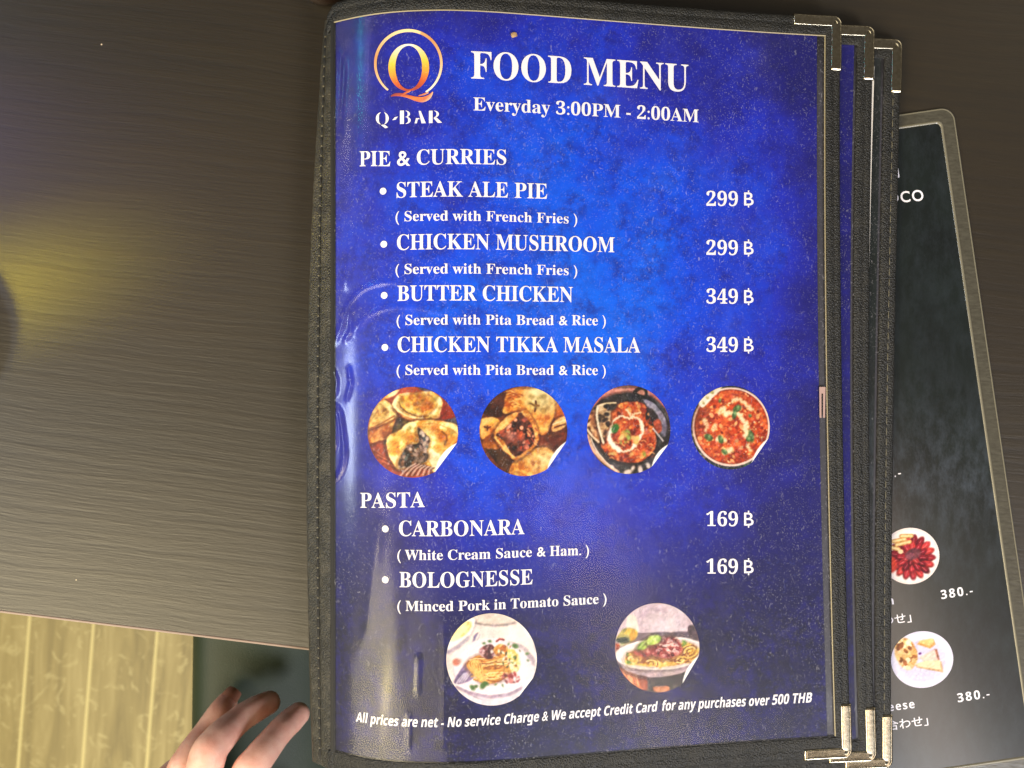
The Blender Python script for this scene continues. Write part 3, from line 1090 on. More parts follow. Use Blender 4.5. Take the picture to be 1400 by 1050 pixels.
# ------------------------------------------------------------------ painted food prints
class Paint:
    def __init__(s, n=170, seed=0):
        s.n = n
        s.r = np.random.default_rng(seed)
        y, x = np.mgrid[1:-1:n * 1j, -1:1:n * 1j]
        s.x, s.y = x, y
        s.c = np.zeros((n, n, 3))

    def noise(s, f, oct=4, pers=0.55):
        out = np.zeros((s.n, s.n))
        amp, tot = 1.0, 0
        for o in range(oct):
            m = max(2, int(f * 2 ** o)) + 2
            g = s.r.random((m, m))
            ix = np.linspace(0, m - 1.001, s.n)
            i0 = ix.astype(int)
            fr = ix - i0
            fr = fr * fr * (3 - 2 * fr)
            i1 = np.minimum(i0 + 1, m - 1)
            a = g[i0][:, i0] * (1 - fr)[None] + g[i0][:, i1] * fr[None]
            b = g[i1][:, i0] * (1 - fr)[None] + g[i1][:, i1] * fr[None]
            out += amp * (a * (1 - fr)[:, None] + b * fr[:, None])
            tot += amp
            amp *= pers
        return out / tot

    def ell(s, cx, cy, rx, ry, rot=0, soft=0.04, wob=0.0, f=5):
        c, d = math.cos(rot), math.sin(rot)
        X = (s.x - cx) * c + (s.y - cy) * d
        Y = -(s.x - cx) * d + (s.y - cy) * c
        r = np.hypot(X / rx, Y / ry)
        if wob:
            r = r + (s.noise(f, 3) - 0.5) * 2 * wob
        sf = soft / min(rx, ry)
        return np.clip((1 - r) / sf + 0.5, 0, 1)

    def poly(s, pts, soft=0.03):
        m = np.ones((s.n, s.n))
        k = len(pts)
        for i in range(k):
            (ax, ay), (bx, by) = pts[i], pts[(i + 1) % k]
            L = math.hypot(bx - ax, by - ay)
            d = ((bx - ax) * (s.y - ay) - (by - ay) * (s.x - ax)) / L
            m = np.minimum(m, np.clip(d / soft + 0.5, 0, 1))
        return m

    def put(s, m, col, a=1.0):
        m = (m * a)[..., None]
        s.c = s.c * (1 - m) + np.asarray(col, float) * m

    def tex(s, m, cols, f=8, oct=4, a=1.0, con=1.8):
        t = np.clip((s.noise(f, oct, 0.65) - 0.5) * con + 0.5, 0, 1)
        st = [(i / (len(cols) - 1), c) for i, c in enumerate(cols)]
        s.put(m, ramp_np(t, st), a)

    def blobs(s, cnt, region, cols, r0, r1, a=1.0, elong=1.8):
        ys, xs = np.nonzero(region > 0.5)
        if not len(ys):
            return
        for _ in range(cnt):
            i = s.r.integers(len(ys))
            cx, cy = s.x[ys[i], xs[i]], s.y[ys[i], xs[i]]
            r = s.r.uniform(r0, r1)
            col = np.array(cols[s.r.integers(len(cols))], float) * s.r.uniform(0.85, 1.12)
            s.put(s.ell(cx, cy, r * s.r.uniform(1, elong), r, s.r.uniform(0, PI), 0.03) * np.clip(region, 0, 1), col, a)

    def stroke(s, pts, w, col, a=1.0, soft=0.02, wob=0.0):
        pts = np.array(pts, float)
        if wob and len(pts) > 1:
            q = np.linspace(0, len(pts) - 1, 6 * len(pts))
            pts = np.stack([np.interp(q, np.arange(len(pts)), pts[:, z]) for z in (0, 1)], 1)
            kk = np.array([1, 2, 3, 2, 1]) / 9
            pts = np.stack([np.convolve(np.pad(pts[:, z], 2, 'edge'), kk, 'valid') for z in (0, 1)], 1) + s.r.normal(0, wob, pts.shape)
        m = np.zeros((s.n, s.n))
        for (ax, ay), (bx, by) in zip(pts[:-1], pts[1:]):
            L2 = (bx - ax) ** 2 + (by - ay) ** 2 + 1e-9
            q = np.clip(((s.x - ax) * (bx - ax) + (s.y - ay) * (by - ay)) / L2, 0, 1)
            d = np.hypot(s.x - ax - q * (bx - ax), s.y - ay - q * (by - ay))
            m = np.maximum(m, np.clip((w - d) / soft + 0.5, 0, 1))
        s.put(m, col, a)

    def emboss(s, m, f=26, k=0.5, oct=3):
        n = s.noise(f, oct, 0.7)
        gx = (np.roll(n, 2, 1) - np.roll(n, -2, 1)) + (np.roll(n, 2, 0) - np.roll(n, -2, 0))
        gx = gx / (gx.std() + 1e-6)
        s.c *= (1 + k * 0.3 * np.clip(gx, -2.2, 2.2) * m)[..., None]

    # shapes given in pixels of an enlarged view: fr = (centre x, centre y, radius x, radius y)
    def frame(s, cx, cy, rx, ry):
        s.fr = (cx, cy, rx, ry)

    def m(s, pts):
        cx, cy, rx, ry = s.fr
        return [((X - cx) / rx, (cy - Y) / ry) for X, Y in pts]

    def shape(s, pts, soft=2, smooth=True):
        P = np.array(s.m(pts), float)
        if smooth:
            k, out = len(P), []
            for i in range(k):
                p0, p1, p2, p3 = P[i - 1], P[i], P[(i + 1) % k], P[(i + 2) % k]
                for t in np.linspace(0, 1, 6, endpoint=False):
                    out.append(0.5 * (2 * p1 + (p2 - p0) * t + (2 * p0 - 5 * p1 + 4 * p2 - p3) * t * t + (3 * p1 - p0 - 3 * p2 + p3) * t ** 3))
            P = np.array(out)
        ins = np.zeros((s.n, s.n), bool)
        wx = s.x + (s.noise(14, 2) - .5) * .035
        wy = s.y + (s.noise(14, 2) - .5) * .035
        for (ax, ay), (bx, by) in zip(P, np.roll(P, -1, 0)):
            c = ((ay > wy) != (by > wy)) & (wx < (bx - ax) * (wy - ay) / (by - ay + 1e-12) + ax)
            ins ^= c
        f = ins.astype(float)
        for _ in range(soft):
            f = (f + np.roll(f, 1, 0) + np.roll(f, -1, 0) + np.roll(f, 1, 1) + np.roll(f, -1, 1)) / 5
        return f

    def area(s, pts, cols, f=11, con=3.0, soft=2, edge=None, a=1.0):
        m = s.shape(pts, soft)
        if edge:
            big = m.copy()
            for _ in range(5):
                big = np.maximum.reduce([big, np.roll(big, 1, 0), np.roll(big, -1, 0), np.roll(big, 1, 1), np.roll(big, -1, 1)])
                big = (big * 2 + np.roll(big, 1, 0) + np.roll(big, -1, 1)) / 4
            s.put(np.clip(big, 0, 1), edge, .5)
        if len(cols) == 1:
            s.put(m, cols[0], a)
        else:
            s.tex(m, cols, f, 4, a, con)
        return m

    def line(s, pts, w, col, a=1.0, soft=.025, wob=.002):
        s.stroke(s.m(pts), w, col, a, soft, wob)

    def patch(s, X, Y, r, col, a=.8, el=1.0, soft=.12):
        (x, y), = s.m([(X, Y)])
        s.put(s.ell(x, y, r * el, r, s.r.uniform(0, PI), soft, .3, 9), col, a)

    def arcs(s, X, Y, R, sq, cols, w, n=7, a0=0, a1=360, tilt=0.0):
        for i in range(n):
            r = R * (i + 1) / n
            st = s.r.uniform(a0, a1 - 140) if a1 - a0 > 150 else a0
            en = min(a1, st + s.r.uniform(140, 300))
            pts = []
            for a in np.linspace(math.radians(st), math.radians(en), 12):
                dx, dy = r * math.cos(a), r * sq * math.sin(a)
                pts.append((X + dx * math.cos(tilt) - dy * math.sin(tilt), Y + dx * math.sin(tilt) + dy * math.cos(tilt)))
            s.line(pts, w, cols[i % len(cols)], .95, .02, .004)

    def grain(s, k=10, con=1.0):
        lum = s.c.mean(-1)
        w = np.clip((245 - lum) / 100, 0.15, 1)
        s.emboss(w, 34, 0.16, 3)
        s.c *= (1 + (s.noise(26, 3, 0.7) - 0.5) * 0.45 * w)[..., None]
        s.c[..., 0] += (s.noise(14, 3) - 0.5) * 22 * w
        s.c[..., 2] += (s.noise(14, 3) - 0.5) * 24 * w
        c = np.clip(s.c / 255, 0, 1)
        c = np.clip(c + con * 0.28 * (c - 0.5) * (1 - np.abs(2 * c - 1)) - 0.02, 0, 1)
        c = c * 0.9 + c.mean(-1)[..., None] * 0.1
        s.c = c * 255

    def sample(s, x, y):
        i = np.clip((x + 1) / 2 * (s.n - 1), 0, s.n - 1.001)
        j = np.clip((1 - y) / 2 * (s.n - 1), 0, s.n - 1.001)
        i0, j0 = i.astype(int), j.astype(int)
        fx, fy = (i - i0)[:, None], (j - j0)[:, None]
        c = s.c
        return (c[j0, i0] * (1 - fx) * (1 - fy) + c[j0, i0 + 1] * fx * (1 - fy) + c[j0 + 1, i0] * (1 - fx) * fy + c[j0 + 1, i0 + 1] * fx * fy)


CR = [(206, 142, 66), (240, 198, 118), (250, 228, 164)]


def pic_pies():
    p = Paint(seed=3)
    p.frame(526, 533, 465, 467)
    p.tex(np.ones_like(p.x), [(122, 44, 30), (158, 66, 46), (184, 92, 68)], 5)
    p.area([(230, 640), (300, 380), (480, 420), (470, 500), (300, 620)], [(58, 46, 42), (98, 80, 72)], 7)
    p.area([(850, 400), (960, 370), (1000, 520), (900, 470)], [(64, 60, 74), (100, 92, 104)], 6)
    p.area([(560, 60), (700, 90), (820, 200), (640, 110)], [(70, 66, 96), (120, 104, 124)], 8)
    p.area([(790, 350), (840, 180), (960, 360), (860, 400)], [(140, 44, 30), (176, 70, 46)], 5)
    for k in range(7):
        p.line([(80 + k * 26, 660 + k * 34), (180 + k * 36, 740 + k * 30), (330 + k * 22, 860 + k * 18)], .012, (214, 130, 96) if k % 2 else (112, 38, 26), .7)
    p.area([(220, 190), (300, 120), (380, 100), (330, 160)], CR, 14)
    # left pie
    p.area([(60, 530), (200, 470), (352, 350), (330, 470), (285, 590), (180, 620), (66, 632)], [(158, 84, 36), (206, 136, 72), (226, 168, 104)], 7, edge=(60, 32, 24))
    p.area([(70, 520), (100, 350), (200, 212), (290, 232), (356, 335), (330, 395), (210, 450), (75, 515)], CR, 12, 2.6, edge=(96, 52, 26))
    p.area([(110, 410), (180, 258), (262, 300), (250, 370), (160, 425)], [(140, 92, 42), (198, 150, 76), (222, 184, 108)], 14, 2.8, edge=(150, 100, 48))
    p.line([(80, 500), (210, 440), (340, 360)], .02, (122, 66, 30), .8)
    # rear pie
    p.area([(330, 270), (450, 390), (600, 425), (770, 400), (800, 330), (600, 330)], [(150, 82, 38), (206, 140, 80)], 8, edge=(66, 34, 24))
    p.area([(315, 225), (400, 135), (560, 120), (720, 118), (822, 200), (826, 290), (770, 370), (600, 396), (450, 365), (345, 290)], CR + [(252, 234, 184)], 13, 2.6)
    p.area([(395, 240), (450, 158), (620, 146), (752, 200), (742, 290), (650, 345), (500, 330), (420, 290)], [(188, 112, 36), (230, 172, 70), (248, 214, 130)], 10, 2.4, edge=(132, 80, 34))
    for X, Y, r in ((640, 200, .09), (700, 260, .1), (625, 290, .06), (560, 240, .06), (600, 170, .05), (480, 250, .05)):
        p.patch(X, Y, r, (164, 78, 28), .8)
    p.line([(385, 215), (400, 275), (470, 330), (570, 372), (690, 368)], .014, (116, 78, 40), .9)
    for _ in range(14):
        p.patch(p.r.uniform(340, 800), p.r.uniform(125, 380), .02, (120, 104, 52), .8)
    # front pie
    p.area([(258, 620), (290, 560), (400, 505), (470, 440), (590, 412), (760, 408), (950, 445), (992, 520), (980, 610), (900, 730), (770, 940), (680, 880), (560, 840), (400, 915), (320, 850), (268, 730)],
           [(214, 140, 54), (246, 206, 116), (253, 234, 166)], 13, 3.2, edge=(56, 30, 22))
    for X, Y, r, c in ((330, 650, .09, 0), (400, 560, .1, 0), (500, 590, .11, 1), (330, 740, .05, 0), (740, 490, .09, 1), (830, 570, .11, 1), (800, 700, .1, 0), (930, 600, .1, 0), (640, 470, .05, 0), (880, 660, .08, 1)):
        p.patch(X, Y, r, ((222, 140, 46), (192, 98, 28))[c], .8, 1.2)
    for _ in range(22):
        p.patch(p.r.uniform(300, 960), p.r.uniform(430, 640), .018, (134, 116, 52), .75)
    p.line([(820, 520), (870, 560), (878, 610), (850, 660)], .016, (112, 66, 28), .9)
    p.line([(620, 450), (760, 440), (940, 510), (985, 560)], .014, (170, 110, 50), .7)
    p.area([(690, 690), (760, 740), (800, 770), (765, 935), (720, 880), (680, 780)], [(222, 184, 130), (252, 232, 190)], 9)
    h = p.area([(575, 485), (640, 535), (700, 620), (665, 720), (690, 780), (640, 845), (420, 905), (380, 850), (420, 745), (480, 665), (585, 640)],
               [(40, 28, 28), (84, 62, 54), (136, 112, 100)], 16, 3.0, edge=(120, 74, 40))
    for _ in range(46):
        p.blobs(1, h, [(170, 142, 128), (46, 32, 34), (128, 88, 62), (206, 178, 156), (92, 100, 98)], .015, .04)
    for k in range(6):
        p.line([(395 + k * 58, 985 - k * 2), (470 + k * 46, 905), (560 + k * 34, 852 + k * 8)], .013, (222, 186, 170), .95)
        p.line([(418 + k * 58, 985 - k * 2), (492 + k * 46, 908), (578 + k * 34, 858 + k * 8)], .013, (84, 44, 40), .95)
    p.grain(con=0.75)
    return p


def pic_buns():
    p = Paint(seed=5)
    p.frame(528, 528, 452, 463)
    p.tex(np.ones_like(p.x), [(66, 30, 18), (104, 52, 28), (140, 74, 36)], 4)
    p.area([(110, 330), (230, 180), (340, 130), (330, 330), (250, 390)], [(54, 28, 22), (96, 54, 40)], 6)
    p.area([(130, 690), (260, 690), (400, 790), (420, 880), (300, 900)], [(44, 24, 14), (84, 52, 28)], 6)
    p.area([(850, 220), (940, 320), (960, 390), (850, 400)], [(176, 84, 26), (206, 116, 48)], 6)
    p.area([(330, 250), (370, 120), (520, 62), (720, 90), (830, 195), (850, 300), (820, 430), (745, 570), (600, 490), (520, 335), (335, 345)],
           [(184, 92, 30), (222, 142, 58), (240, 184, 96)], 8, 2.2, edge=(70, 34, 18))
    for X, Y, r in ((700, 170, .28), (760, 230, .2), (640, 140, .2)):
        p.patch(X, Y, r, (247, 222, 160), .75, 1.0, .3)
    for k in range(14):
        x0, y0 = p.r.uniform(340, 480), p.r.uniform(120, 330)
        p.line([(x0, y0), (x0 + 40, y0 - 14), (x0 + 75, y0 + 4)], .013, ((150, 70, 24), (244, 190, 110))[k % 2], .7)
    p.line([(655, 215), (660, 260), (645, 320)], .022, (84, 40, 22))
    p.line([(600, 240), (640, 262), (690, 262)], .02, (92, 44, 24))
    for _ in range(26):
        p.patch(p.r.uniform(580, 810), p.r.uniform(150, 330), p.r.uniform(.012, .03), (150, 120, 64), .8)
    p.area([(80, 420), (150, 385), (270, 402), (285, 460), (230, 570), (110, 610), (78, 520)], [(184, 96, 30), (226, 152, 66), (242, 188, 104)], 7, edge=(70, 34, 18))
    p.line([(125, 480), (160, 495), (190, 480)], .018, (92, 44, 20))
    p.line([(160, 470), (158, 520)], .016, (92, 44, 20))
    p.area([(140, 590), (230, 560), (300, 690), (200, 710), (110, 680)], [(140, 70, 24), (206, 126, 50)], 8)
    p.area([(640, 560), (760, 600), (950, 540), (960, 600), (830, 740), (660, 660)], [(74, 26, 14), (126, 54, 26)], 6)
    p.area([(815, 490), (870, 400), (970, 378), (980, 450), (850, 540)], [(204, 130, 62), (240, 192, 122)], 8, edge=(70, 30, 18))
    p.line([(845, 490), (900, 470), (970, 450)], .018, (96, 46, 26))
    p.line([(830, 460), (900, 430), (960, 410)], .014, (250, 220, 164))
    p.area([(380, 930), (470, 800), (600, 715), (760, 695), (845, 775), (800, 890), (650, 985), (450, 985)], [(196, 112, 36), (234, 166, 78), (246, 200, 122)], 9, edge=(60, 30, 16))
    for X, Y, r in ((740, 800, .16), (680, 850, .14)):
        p.patch(X, Y, r, (248, 216, 150), .7, 1.3, .25)
    for _ in range(34):
        p.patch(p.r.uniform(440, 800), p.r.uniform(760, 970), p.r.uniform(.01, .022), (156, 86, 34), .8)
    p.area([(225, 550), (330, 402), (480, 325), (575, 325), (650, 440), (690, 580), (645, 690), (500, 800), (430, 815), (330, 730), (250, 630)],
           [(182, 94, 32), (224, 148, 70), (242, 190, 114)], 12, 2.4, edge=(58, 28, 16))
    h = p.area([(250, 560), (400, 445), (495, 350), (585, 420), (640, 560), (620, 665), (505, 760), (430, 785), (365, 690), (295, 600)],
               [(38, 18, 14), (78, 38, 26), (122, 62, 42)], 12, 2.6)
    p.area([(470, 350), (520, 350), (545, 560), (520, 650), (500, 500)], [(84, 44, 34), (112, 62, 48)], 8)
    for _ in range(40):
        p.blobs(1, h, [(206, 116, 90), (166, 78, 56), (60, 26, 20), (194, 76, 46), (224, 150, 120)], .018, .045)
    p.patch(490, 575, .075, (208, 92, 56), .95)
    p.patch(400, 580, .08, (214, 140, 118), .8)
    for k in range(10):
        x0, y0 = p.r.uniform(560, 650), p.r.uniform(470, 640)
        p.line([(x0, y0), (x0 + 22, y0 + 30)], .018, ((232, 160, 110), (176, 70, 44))[k % 2], .8)
    p.line([(235, 590), (300, 670), (400, 770), (440, 800)], .02, (240, 190, 112), .9)
    p.grain(con=0.75)
    return p


def pic_pan():
    p = Paint(seed=9)
    p.frame(521, 507, 424, 452)
    p.tex(np.ones_like(p.x), [(184, 104, 96), (206, 128, 116), (224, 158, 140)], 5)
    p.area([(100, 480), (180, 270), (250, 210), (150, 500), (160, 700)], [(44, 36, 36), (70, 60, 60)], 6)
    p.area([(135, 560), (180, 280), (330, 165), (600, 128), (800, 205), (930, 380), (950, 600), (800, 850), (600, 965), (400, 975), (250, 850), (150, 700)],
           [(36, 32, 34), (60, 54, 56), (84, 78, 80)], 7, edge=(30, 24, 24))
    p.area([(660, 190), (780, 235), (890, 370), (900, 560), (850, 560), (800, 400), (700, 260)], [(96, 90, 104), (140, 132, 148)], 7)
    p.line([(640, 165), (780, 225), (880, 345), (935, 480)], .012, (30, 26, 30))
    p.line([(700, 240), (800, 320), (870, 450)], .012, (168, 158, 172), .7)
    p.line([(580, 128), (600, 100), (640, 80), (690, 95), (705, 170)], .045, (40, 34, 34))
    p.area([(610, 125), (640, 105), (670, 110), (682, 150), (640, 145)], [(200, 132, 118)])
    p.area([(245, 600), (285, 390), (370, 262), (540, 222), (682, 250), (745, 400), (795, 560), (785, 700), (660, 825), (500, 845), (350, 795), (250, 690)],
           [(126, 42, 18), (190, 76, 32), (218, 116, 60)], 12, 2.8, edge=(30, 16, 14))
    p.area([(690, 290), (760, 300), (820, 380), (780, 470), (700, 420)], [(34, 30, 32), (60, 50, 50)], 6)
    p.area([(770, 430), (830, 400), (860, 500), (810, 540)], [(140, 54, 30), (190, 86, 54)], 9)
    cur = p.shape([(245, 600), (285, 390), (370, 262), (540, 222), (682, 250), (745, 400), (795, 560), (785, 700), (660, 825), (500, 845), (350, 795), (250, 690)])
    for _ in range(120):
        p.blobs(1, cur, [(226, 128, 60), (200, 84, 34), (140, 46, 20), (236, 158, 92), (108, 36, 20), (206, 100, 70)], .018, .05)
    for k in range(26):
        x0, y0 = p.r.uniform(280, 760), p.r.uniform(620, 800)
        p.line([(x0, y0), (x0 + 24, y0 - 12), (x0 + 46, y0 + 6)], .012, ((244, 174, 116), (120, 40, 20), (220, 190, 120))[k % 3], .75)
    ringp = [(560, 385), (520, 395), (440, 362), (375, 405), (330, 500), (315, 570), (335, 640), (395, 705), (480, 732), (550, 705), (600, 640), (650, 555), (672, 470), (630, 395), (560, 372)]
    p.line(ringp, .022, (240, 214, 180), .95, .03, .008)
    p.line([(345, 505), (315, 560), (330, 620), (370, 680), (430, 715)], .05, (248, 238, 218), .95, .05, .012)
    p.line([(560, 690), (610, 630), (660, 520), (650, 430)], .034, (248, 234, 210), .9, .04, .01)
    p.line([(490, 300), (530, 340), (540, 375), (580, 340), (640, 330)], .02, (240, 210, 170), .9, .03, .01)
    for _ in range(26):
        a_, r_ = p.r.uniform(0, 2 * PI), p.r.uniform(0, 120)
        p.patch(505 + r_ * math.cos(a_), 550 + r_ * 1.1 * math.sin(a_), p.r.uniform(.025, .055), [(206, 160, 70), (196, 74, 40), (150, 160, 70), (236, 190, 120), (120, 44, 24)][p.r.integers(5)], .85, 1.6, .04)
    p.patch(385, 492, .085, (52, 110, 48), 1, 1.3, .05)
    p.patch(520, 590, .05, (140, 170, 84), .9, 1.4, .05)
    p.patch(680, 760, .05, (130, 146, 60), .9, 1.4, .05)
    p.line([(765, 490), (820, 560), (872, 625)], .014, (222, 206, 206))
    # flat bread
    m1 = p.area([(95, 430), (130, 335), (192, 308), (205, 430), (222, 560), (222, 640), (150, 580), (98, 510)], [(150, 92, 56), (206, 146, 98), (230, 186, 140)], 9, edge=(40, 26, 22))
    m2 = p.area([(200, 270), (260, 236), (395, 232), (385, 285), (335, 330), (335, 440), (285, 560), (262, 645), (215, 470), (192, 340)], [(110, 82, 62), (170, 128, 92), (214, 180, 140)], 11, 2.6, edge=(50, 30, 24))
    for _ in range(26):
        p.blobs(1, m2, [(54, 42, 38), (88, 66, 52), (38, 32, 32)], .02, .05)
    for _ in range(9):
        p.blobs(1, m1, [(96, 54, 34), (60, 40, 32)], .02, .045)
    p.patch(350, 275, .07, (52, 44, 44), .9, 1.3, .05)
    p.line([(205, 265), (195, 360), (212, 470), (240, 570), (264, 645)], .024, (246, 224, 190), .95)
    p.line([(98, 500), (150, 575), (218, 635)], .02, (244, 214, 180), .95)
    p.line([(205, 265), (290, 236), (395, 232)], .016, (236, 206, 166), .9)
    # edge of the board below
    p.line([(100, 560), (150, 700), (260, 830), (420, 945)], .035, (232, 172, 140), .95)
    p.line([(130, 580), (190, 720), (300, 850), (400, 930)], .014, (250, 220, 196), .9)
    for X, Y, r in ((510, 938, .05), (640, 915, .055), (560, 905, .035), (720, 875, .04), (350, 880, .03)):
        p.patch(X, Y, r, (240, 214, 200), .9, 1.7, .04)
    p.grain(con=0.75)
    return p


def pic_bowl():
    p = Paint(seed=13)
    p.frame(510, 490, 402, 430)
    p.tex(np.ones_like(p.x), [(28, 40, 36), (54, 62, 66), (34, 34, 58)], 7)
    for _ in range(26):
        p.patch(p.r.uniform(100, 300), p.r.uniform(480, 850), p.r.uniform(.02, .05), [(96, 150, 130), (70, 100, 70), (26, 26, 34), (150, 160, 140)][p.r.integers(4)], .8, 1.5, .05)
    for _ in range(12):
        p.patch(p.r.uniform(560, 760), p.r.uniform(830, 900), p.r.uniform(.02, .05), [(70, 110, 80), (120, 130, 120), (30, 30, 44)][p.r.integers(3)], .8, 1.5, .05)
    p.put(p.ell(.02, .02, .985, .945, 0, .025), (244, 206, 190))
    p.put(p.ell(.02, .025, .935, .90, 0, .025), (118, 52, 30))
    m = p.ell(.03, .02, .915, .88, 0, .03)
    p.tex(m, [(146, 50, 18), (200, 78, 32), (222, 106, 54)], 11, con=2.6)
    p.put(p.ell(-.72, .28, .2, .5, -.25, .2), (120, 62, 40), .6)
    p.blobs(190, m, [(228, 126, 66), (184, 66, 26), (212, 96, 40), (140, 46, 20), (238, 158, 104), (200, 84, 60)], .018, .05)
    for k in range(40):
        x0, y0 = p.r.uniform(180, 840), p.r.uniform(140, 800)
        p.line([(x0, y0), (x0 + 20, y0 - 10), (x0 + 40, y0 + 8)], .012, ((244, 170, 116), (126, 40, 18))[k % 2], .7)
    for pts, w in (([(400, 340), (435, 290), (455, 350), (500, 340), (560, 330), (630, 370)], .045), ([(530, 210), (580, 185), (640, 210), (690, 270), (735, 310)], .03),
                   ([(620, 400), (680, 440), (650, 500), (690, 540), (660, 580)], .045), ([(240, 400), (265, 450), (270, 520)], .022), ([(370, 620), (400, 590), (450, 630)], .045),
                   ([(430, 730), (480, 740), (520, 700)], .04), ([(690, 660), (710, 720)], .026), ([(330, 500), (360, 460)], .024)):
        p.line(pts, w, (250, 222, 176), .92, .06, .022)
    for _ in range(40):
        p.blobs(1, m, [(248, 214, 166), (240, 184, 120)], .01, .022)
    for X, Y, r, e in ((580, 290, .075, 1.5), (550, 355, .065, 1.6), (285, 590, .07, 1.5), (410, 610, .06, 1.5), (720, 580, .07, 2.2), (690, 610, .05, 1.4), (450, 740, .06, 1.5), (400, 210, .035, 1.5), (710, 370, .035, 1)):
        p.patch(X, Y, r, (70, 104, 58), .92, e, .04)
        p.patch(X + 8, Y - 10, r * .45, (150, 176, 128), .7, e, .05)
    p.area([(180, 225), (260, 150), (415, 60), (400, 110), (300, 210), (225, 278)], [(228, 208, 180), (248, 236, 220)], 8)
    for X, Y in ((235, 235), (275, 180), (320, 125)):
        p.patch(X, Y, .035, (150, 140, 84), .85, 1.4, .04)
    p.grain(con=1.1)
    return p


def pic_carbonara():
    p = Paint(seed=21)
    p.frame(526, 525, 464, 470)
    p.tex(np.ones_like(p.x), [(222, 200, 194), (238, 220, 212), (246, 232, 224)], 3)
    p.area([(340, 60), (560, 40), (800, 90), (790, 150), (560, 178), (340, 140)], [(206, 184, 172), (234, 214, 200)], 3)
    p.line([(350, 150), (450, 172), (560, 180), (680, 172), (780, 150)], .02, (134, 116, 120), .85, .05)
    p.area([(330, 100), (348, 180), (290, 290), (180, 370), (70, 430), (60, 250)], [(244, 234, 226)], edge=(150, 134, 150))
    p.area([(310, 130), (300, 230), (200, 310), (110, 340), (130, 200)], [(226, 196, 112), (244, 226, 170)], 10)
    p.line([(75, 450), (180, 400), (290, 305)], .045, (160, 144, 162), .7, .06)
    p.line([(840, 195), (880, 250), (940, 300)], .016, (150, 136, 140), .8)
    p.area([(830, 190), (900, 190), (980, 300), (960, 330), (880, 270)], [(250, 242, 240)], a=.8)
    p.area([(345, 290), (385, 248), (372, 300), (325, 400), (296, 466), (318, 380)], [(112, 98, 136), (150, 136, 160)], 8)
    p.line([(410, 270), (380, 330), (340, 400)], .012, (150, 140, 156), .8)
    # plate
    p.put(p.ell(.06, -.26, .90, .68, -.12, .04), (146, 126, 148), .75)
    p.put(p.ell(.06, -.22, .90, .68, -.12, .03), (232, 214, 222))
    p.area([(690, 335), (850, 385), (960, 500), (970, 600), (930, 560), (870, 460), (780, 390)], [(186, 164, 170), (206, 188, 192)], 4)
    p.put(p.ell(.10, -.16, .70, .50, -.1, .12), (240, 226, 230), .8)
    p.line([(165, 800), (320, 870), (500, 905), (690, 885), (830, 815)], .045, (160, 134, 156), .85, .05)
    p.line([(150, 770), (320, 845), (500, 878), (690, 858), (820, 795)], .02, (250, 240, 244), .9, .04)
    p.area([(200, 860), (400, 930), (600, 940), (780, 890), (700, 1000), (400, 1000)], [(214, 198, 210), (232, 220, 228)], 4)
    # fork and its shade
    p.area([(175, 680), (285, 555), (345, 660), (330, 720), (230, 770), (140, 765)], [(92, 70, 104), (140, 116, 146)], 8)
    for k in range(4):
        p.line([(165 + k * 26, 770 - k * 6), (200 + k * 24, 715), (250 + k * 20, 665)], .011, (232, 216, 230), .9)
    # pasta
    p.area([(272, 590), (310, 520), (420, 480), (560, 490), (690, 520), (740, 610), (690, 705), (540, 755), (410, 745), (350, 690)],
           [(148, 82, 34), (206, 138, 62), (232, 182, 108)], 9, 2.2, edge=(130, 96, 84))
    for k in range(46):
        y0 = 520 + 215 * p.r.random()
        x0 = p.r.uniform(290, 480)
        L = p.r.uniform(150, 320)
        bow = p.r.uniform(-36, 44)
        x1 = min(730, x0 + L)
        p.line([(x0, y0), (x0 * .7 + x1 * .3, y0 + bow * .8), (x0 * .3 + x1 * .7, y0 + bow), (x1, y0 - 20)], .012, [(240, 192, 112), (222, 158, 76), (150, 84, 34), (248, 216, 150), (190, 118, 50)][k % 5], .95, .018, .003)
    for dx in (0, 26, 50):
        p.line([(420 + dx, 745), (370 + dx, 680), (300 + dx, 600), (290 + dx, 560), (330 + dx, 530), (372 + dx, 570), (392 + dx, 700)], .014, (236, 182, 100), .95, .018, .003)
    m = p.area([(395, 440), (440, 385), (520, 370), (560, 430), (530, 520), (430, 505)], [(88, 46, 50), (146, 92, 96), (196, 156, 156)], 14, 2.6)
    for _ in range(18):
        p.blobs(1, m, [(240, 220, 214), (120, 60, 60), (90, 44, 46)], .012, .03)
    p.area([(550, 440), (600, 370), (690, 400), (680, 480), (610, 510)], [(170, 84, 24), (214, 134, 48), (238, 176, 84)], 12, 2.4)
    p.line([(575, 340), (610, 315), (655, 325)], .02, (140, 50, 44))
    m = p.area([(690, 430), (760, 420), (815, 520), (800, 630), (730, 650), (690, 540)], [(226, 206, 150), (246, 232, 186), (236, 196, 96)], 12)
    for _ in range(22):
        p.patch(p.r.uniform(560, 820), p.r.uniform(380, 650), p.r.uniform(.012, .026), [(250, 240, 214), (70, 80, 50), (240, 210, 130), (150, 90, 50)][p.r.integers(4)], .9, 1.8, .03)
    for _ in range(22):
        p.patch(p.r.uniform(650, 800), p.r.uniform(665, 760), p.r.uniform(.016, .036), [(160, 52, 52), (206, 120, 112), (244, 214, 206), (110, 60, 60)][p.r.integers(4)], .9, 1.8, .03)
    for X, Y, r in ((768, 388, .05), (440, 790, .062), (470, 770, .04), (330, 815, .05), (365, 800, .03), (510, 340, .03), (450, 360, .025), (890, 465, .028), (900, 535, .02), (640, 790, .02), (570, 780, .018), (700, 370, .02), (755, 500, .02), (740, 560, .018)):
        p.patch(X, Y, r, (78, 112, 52), .95, 1.5, .04)
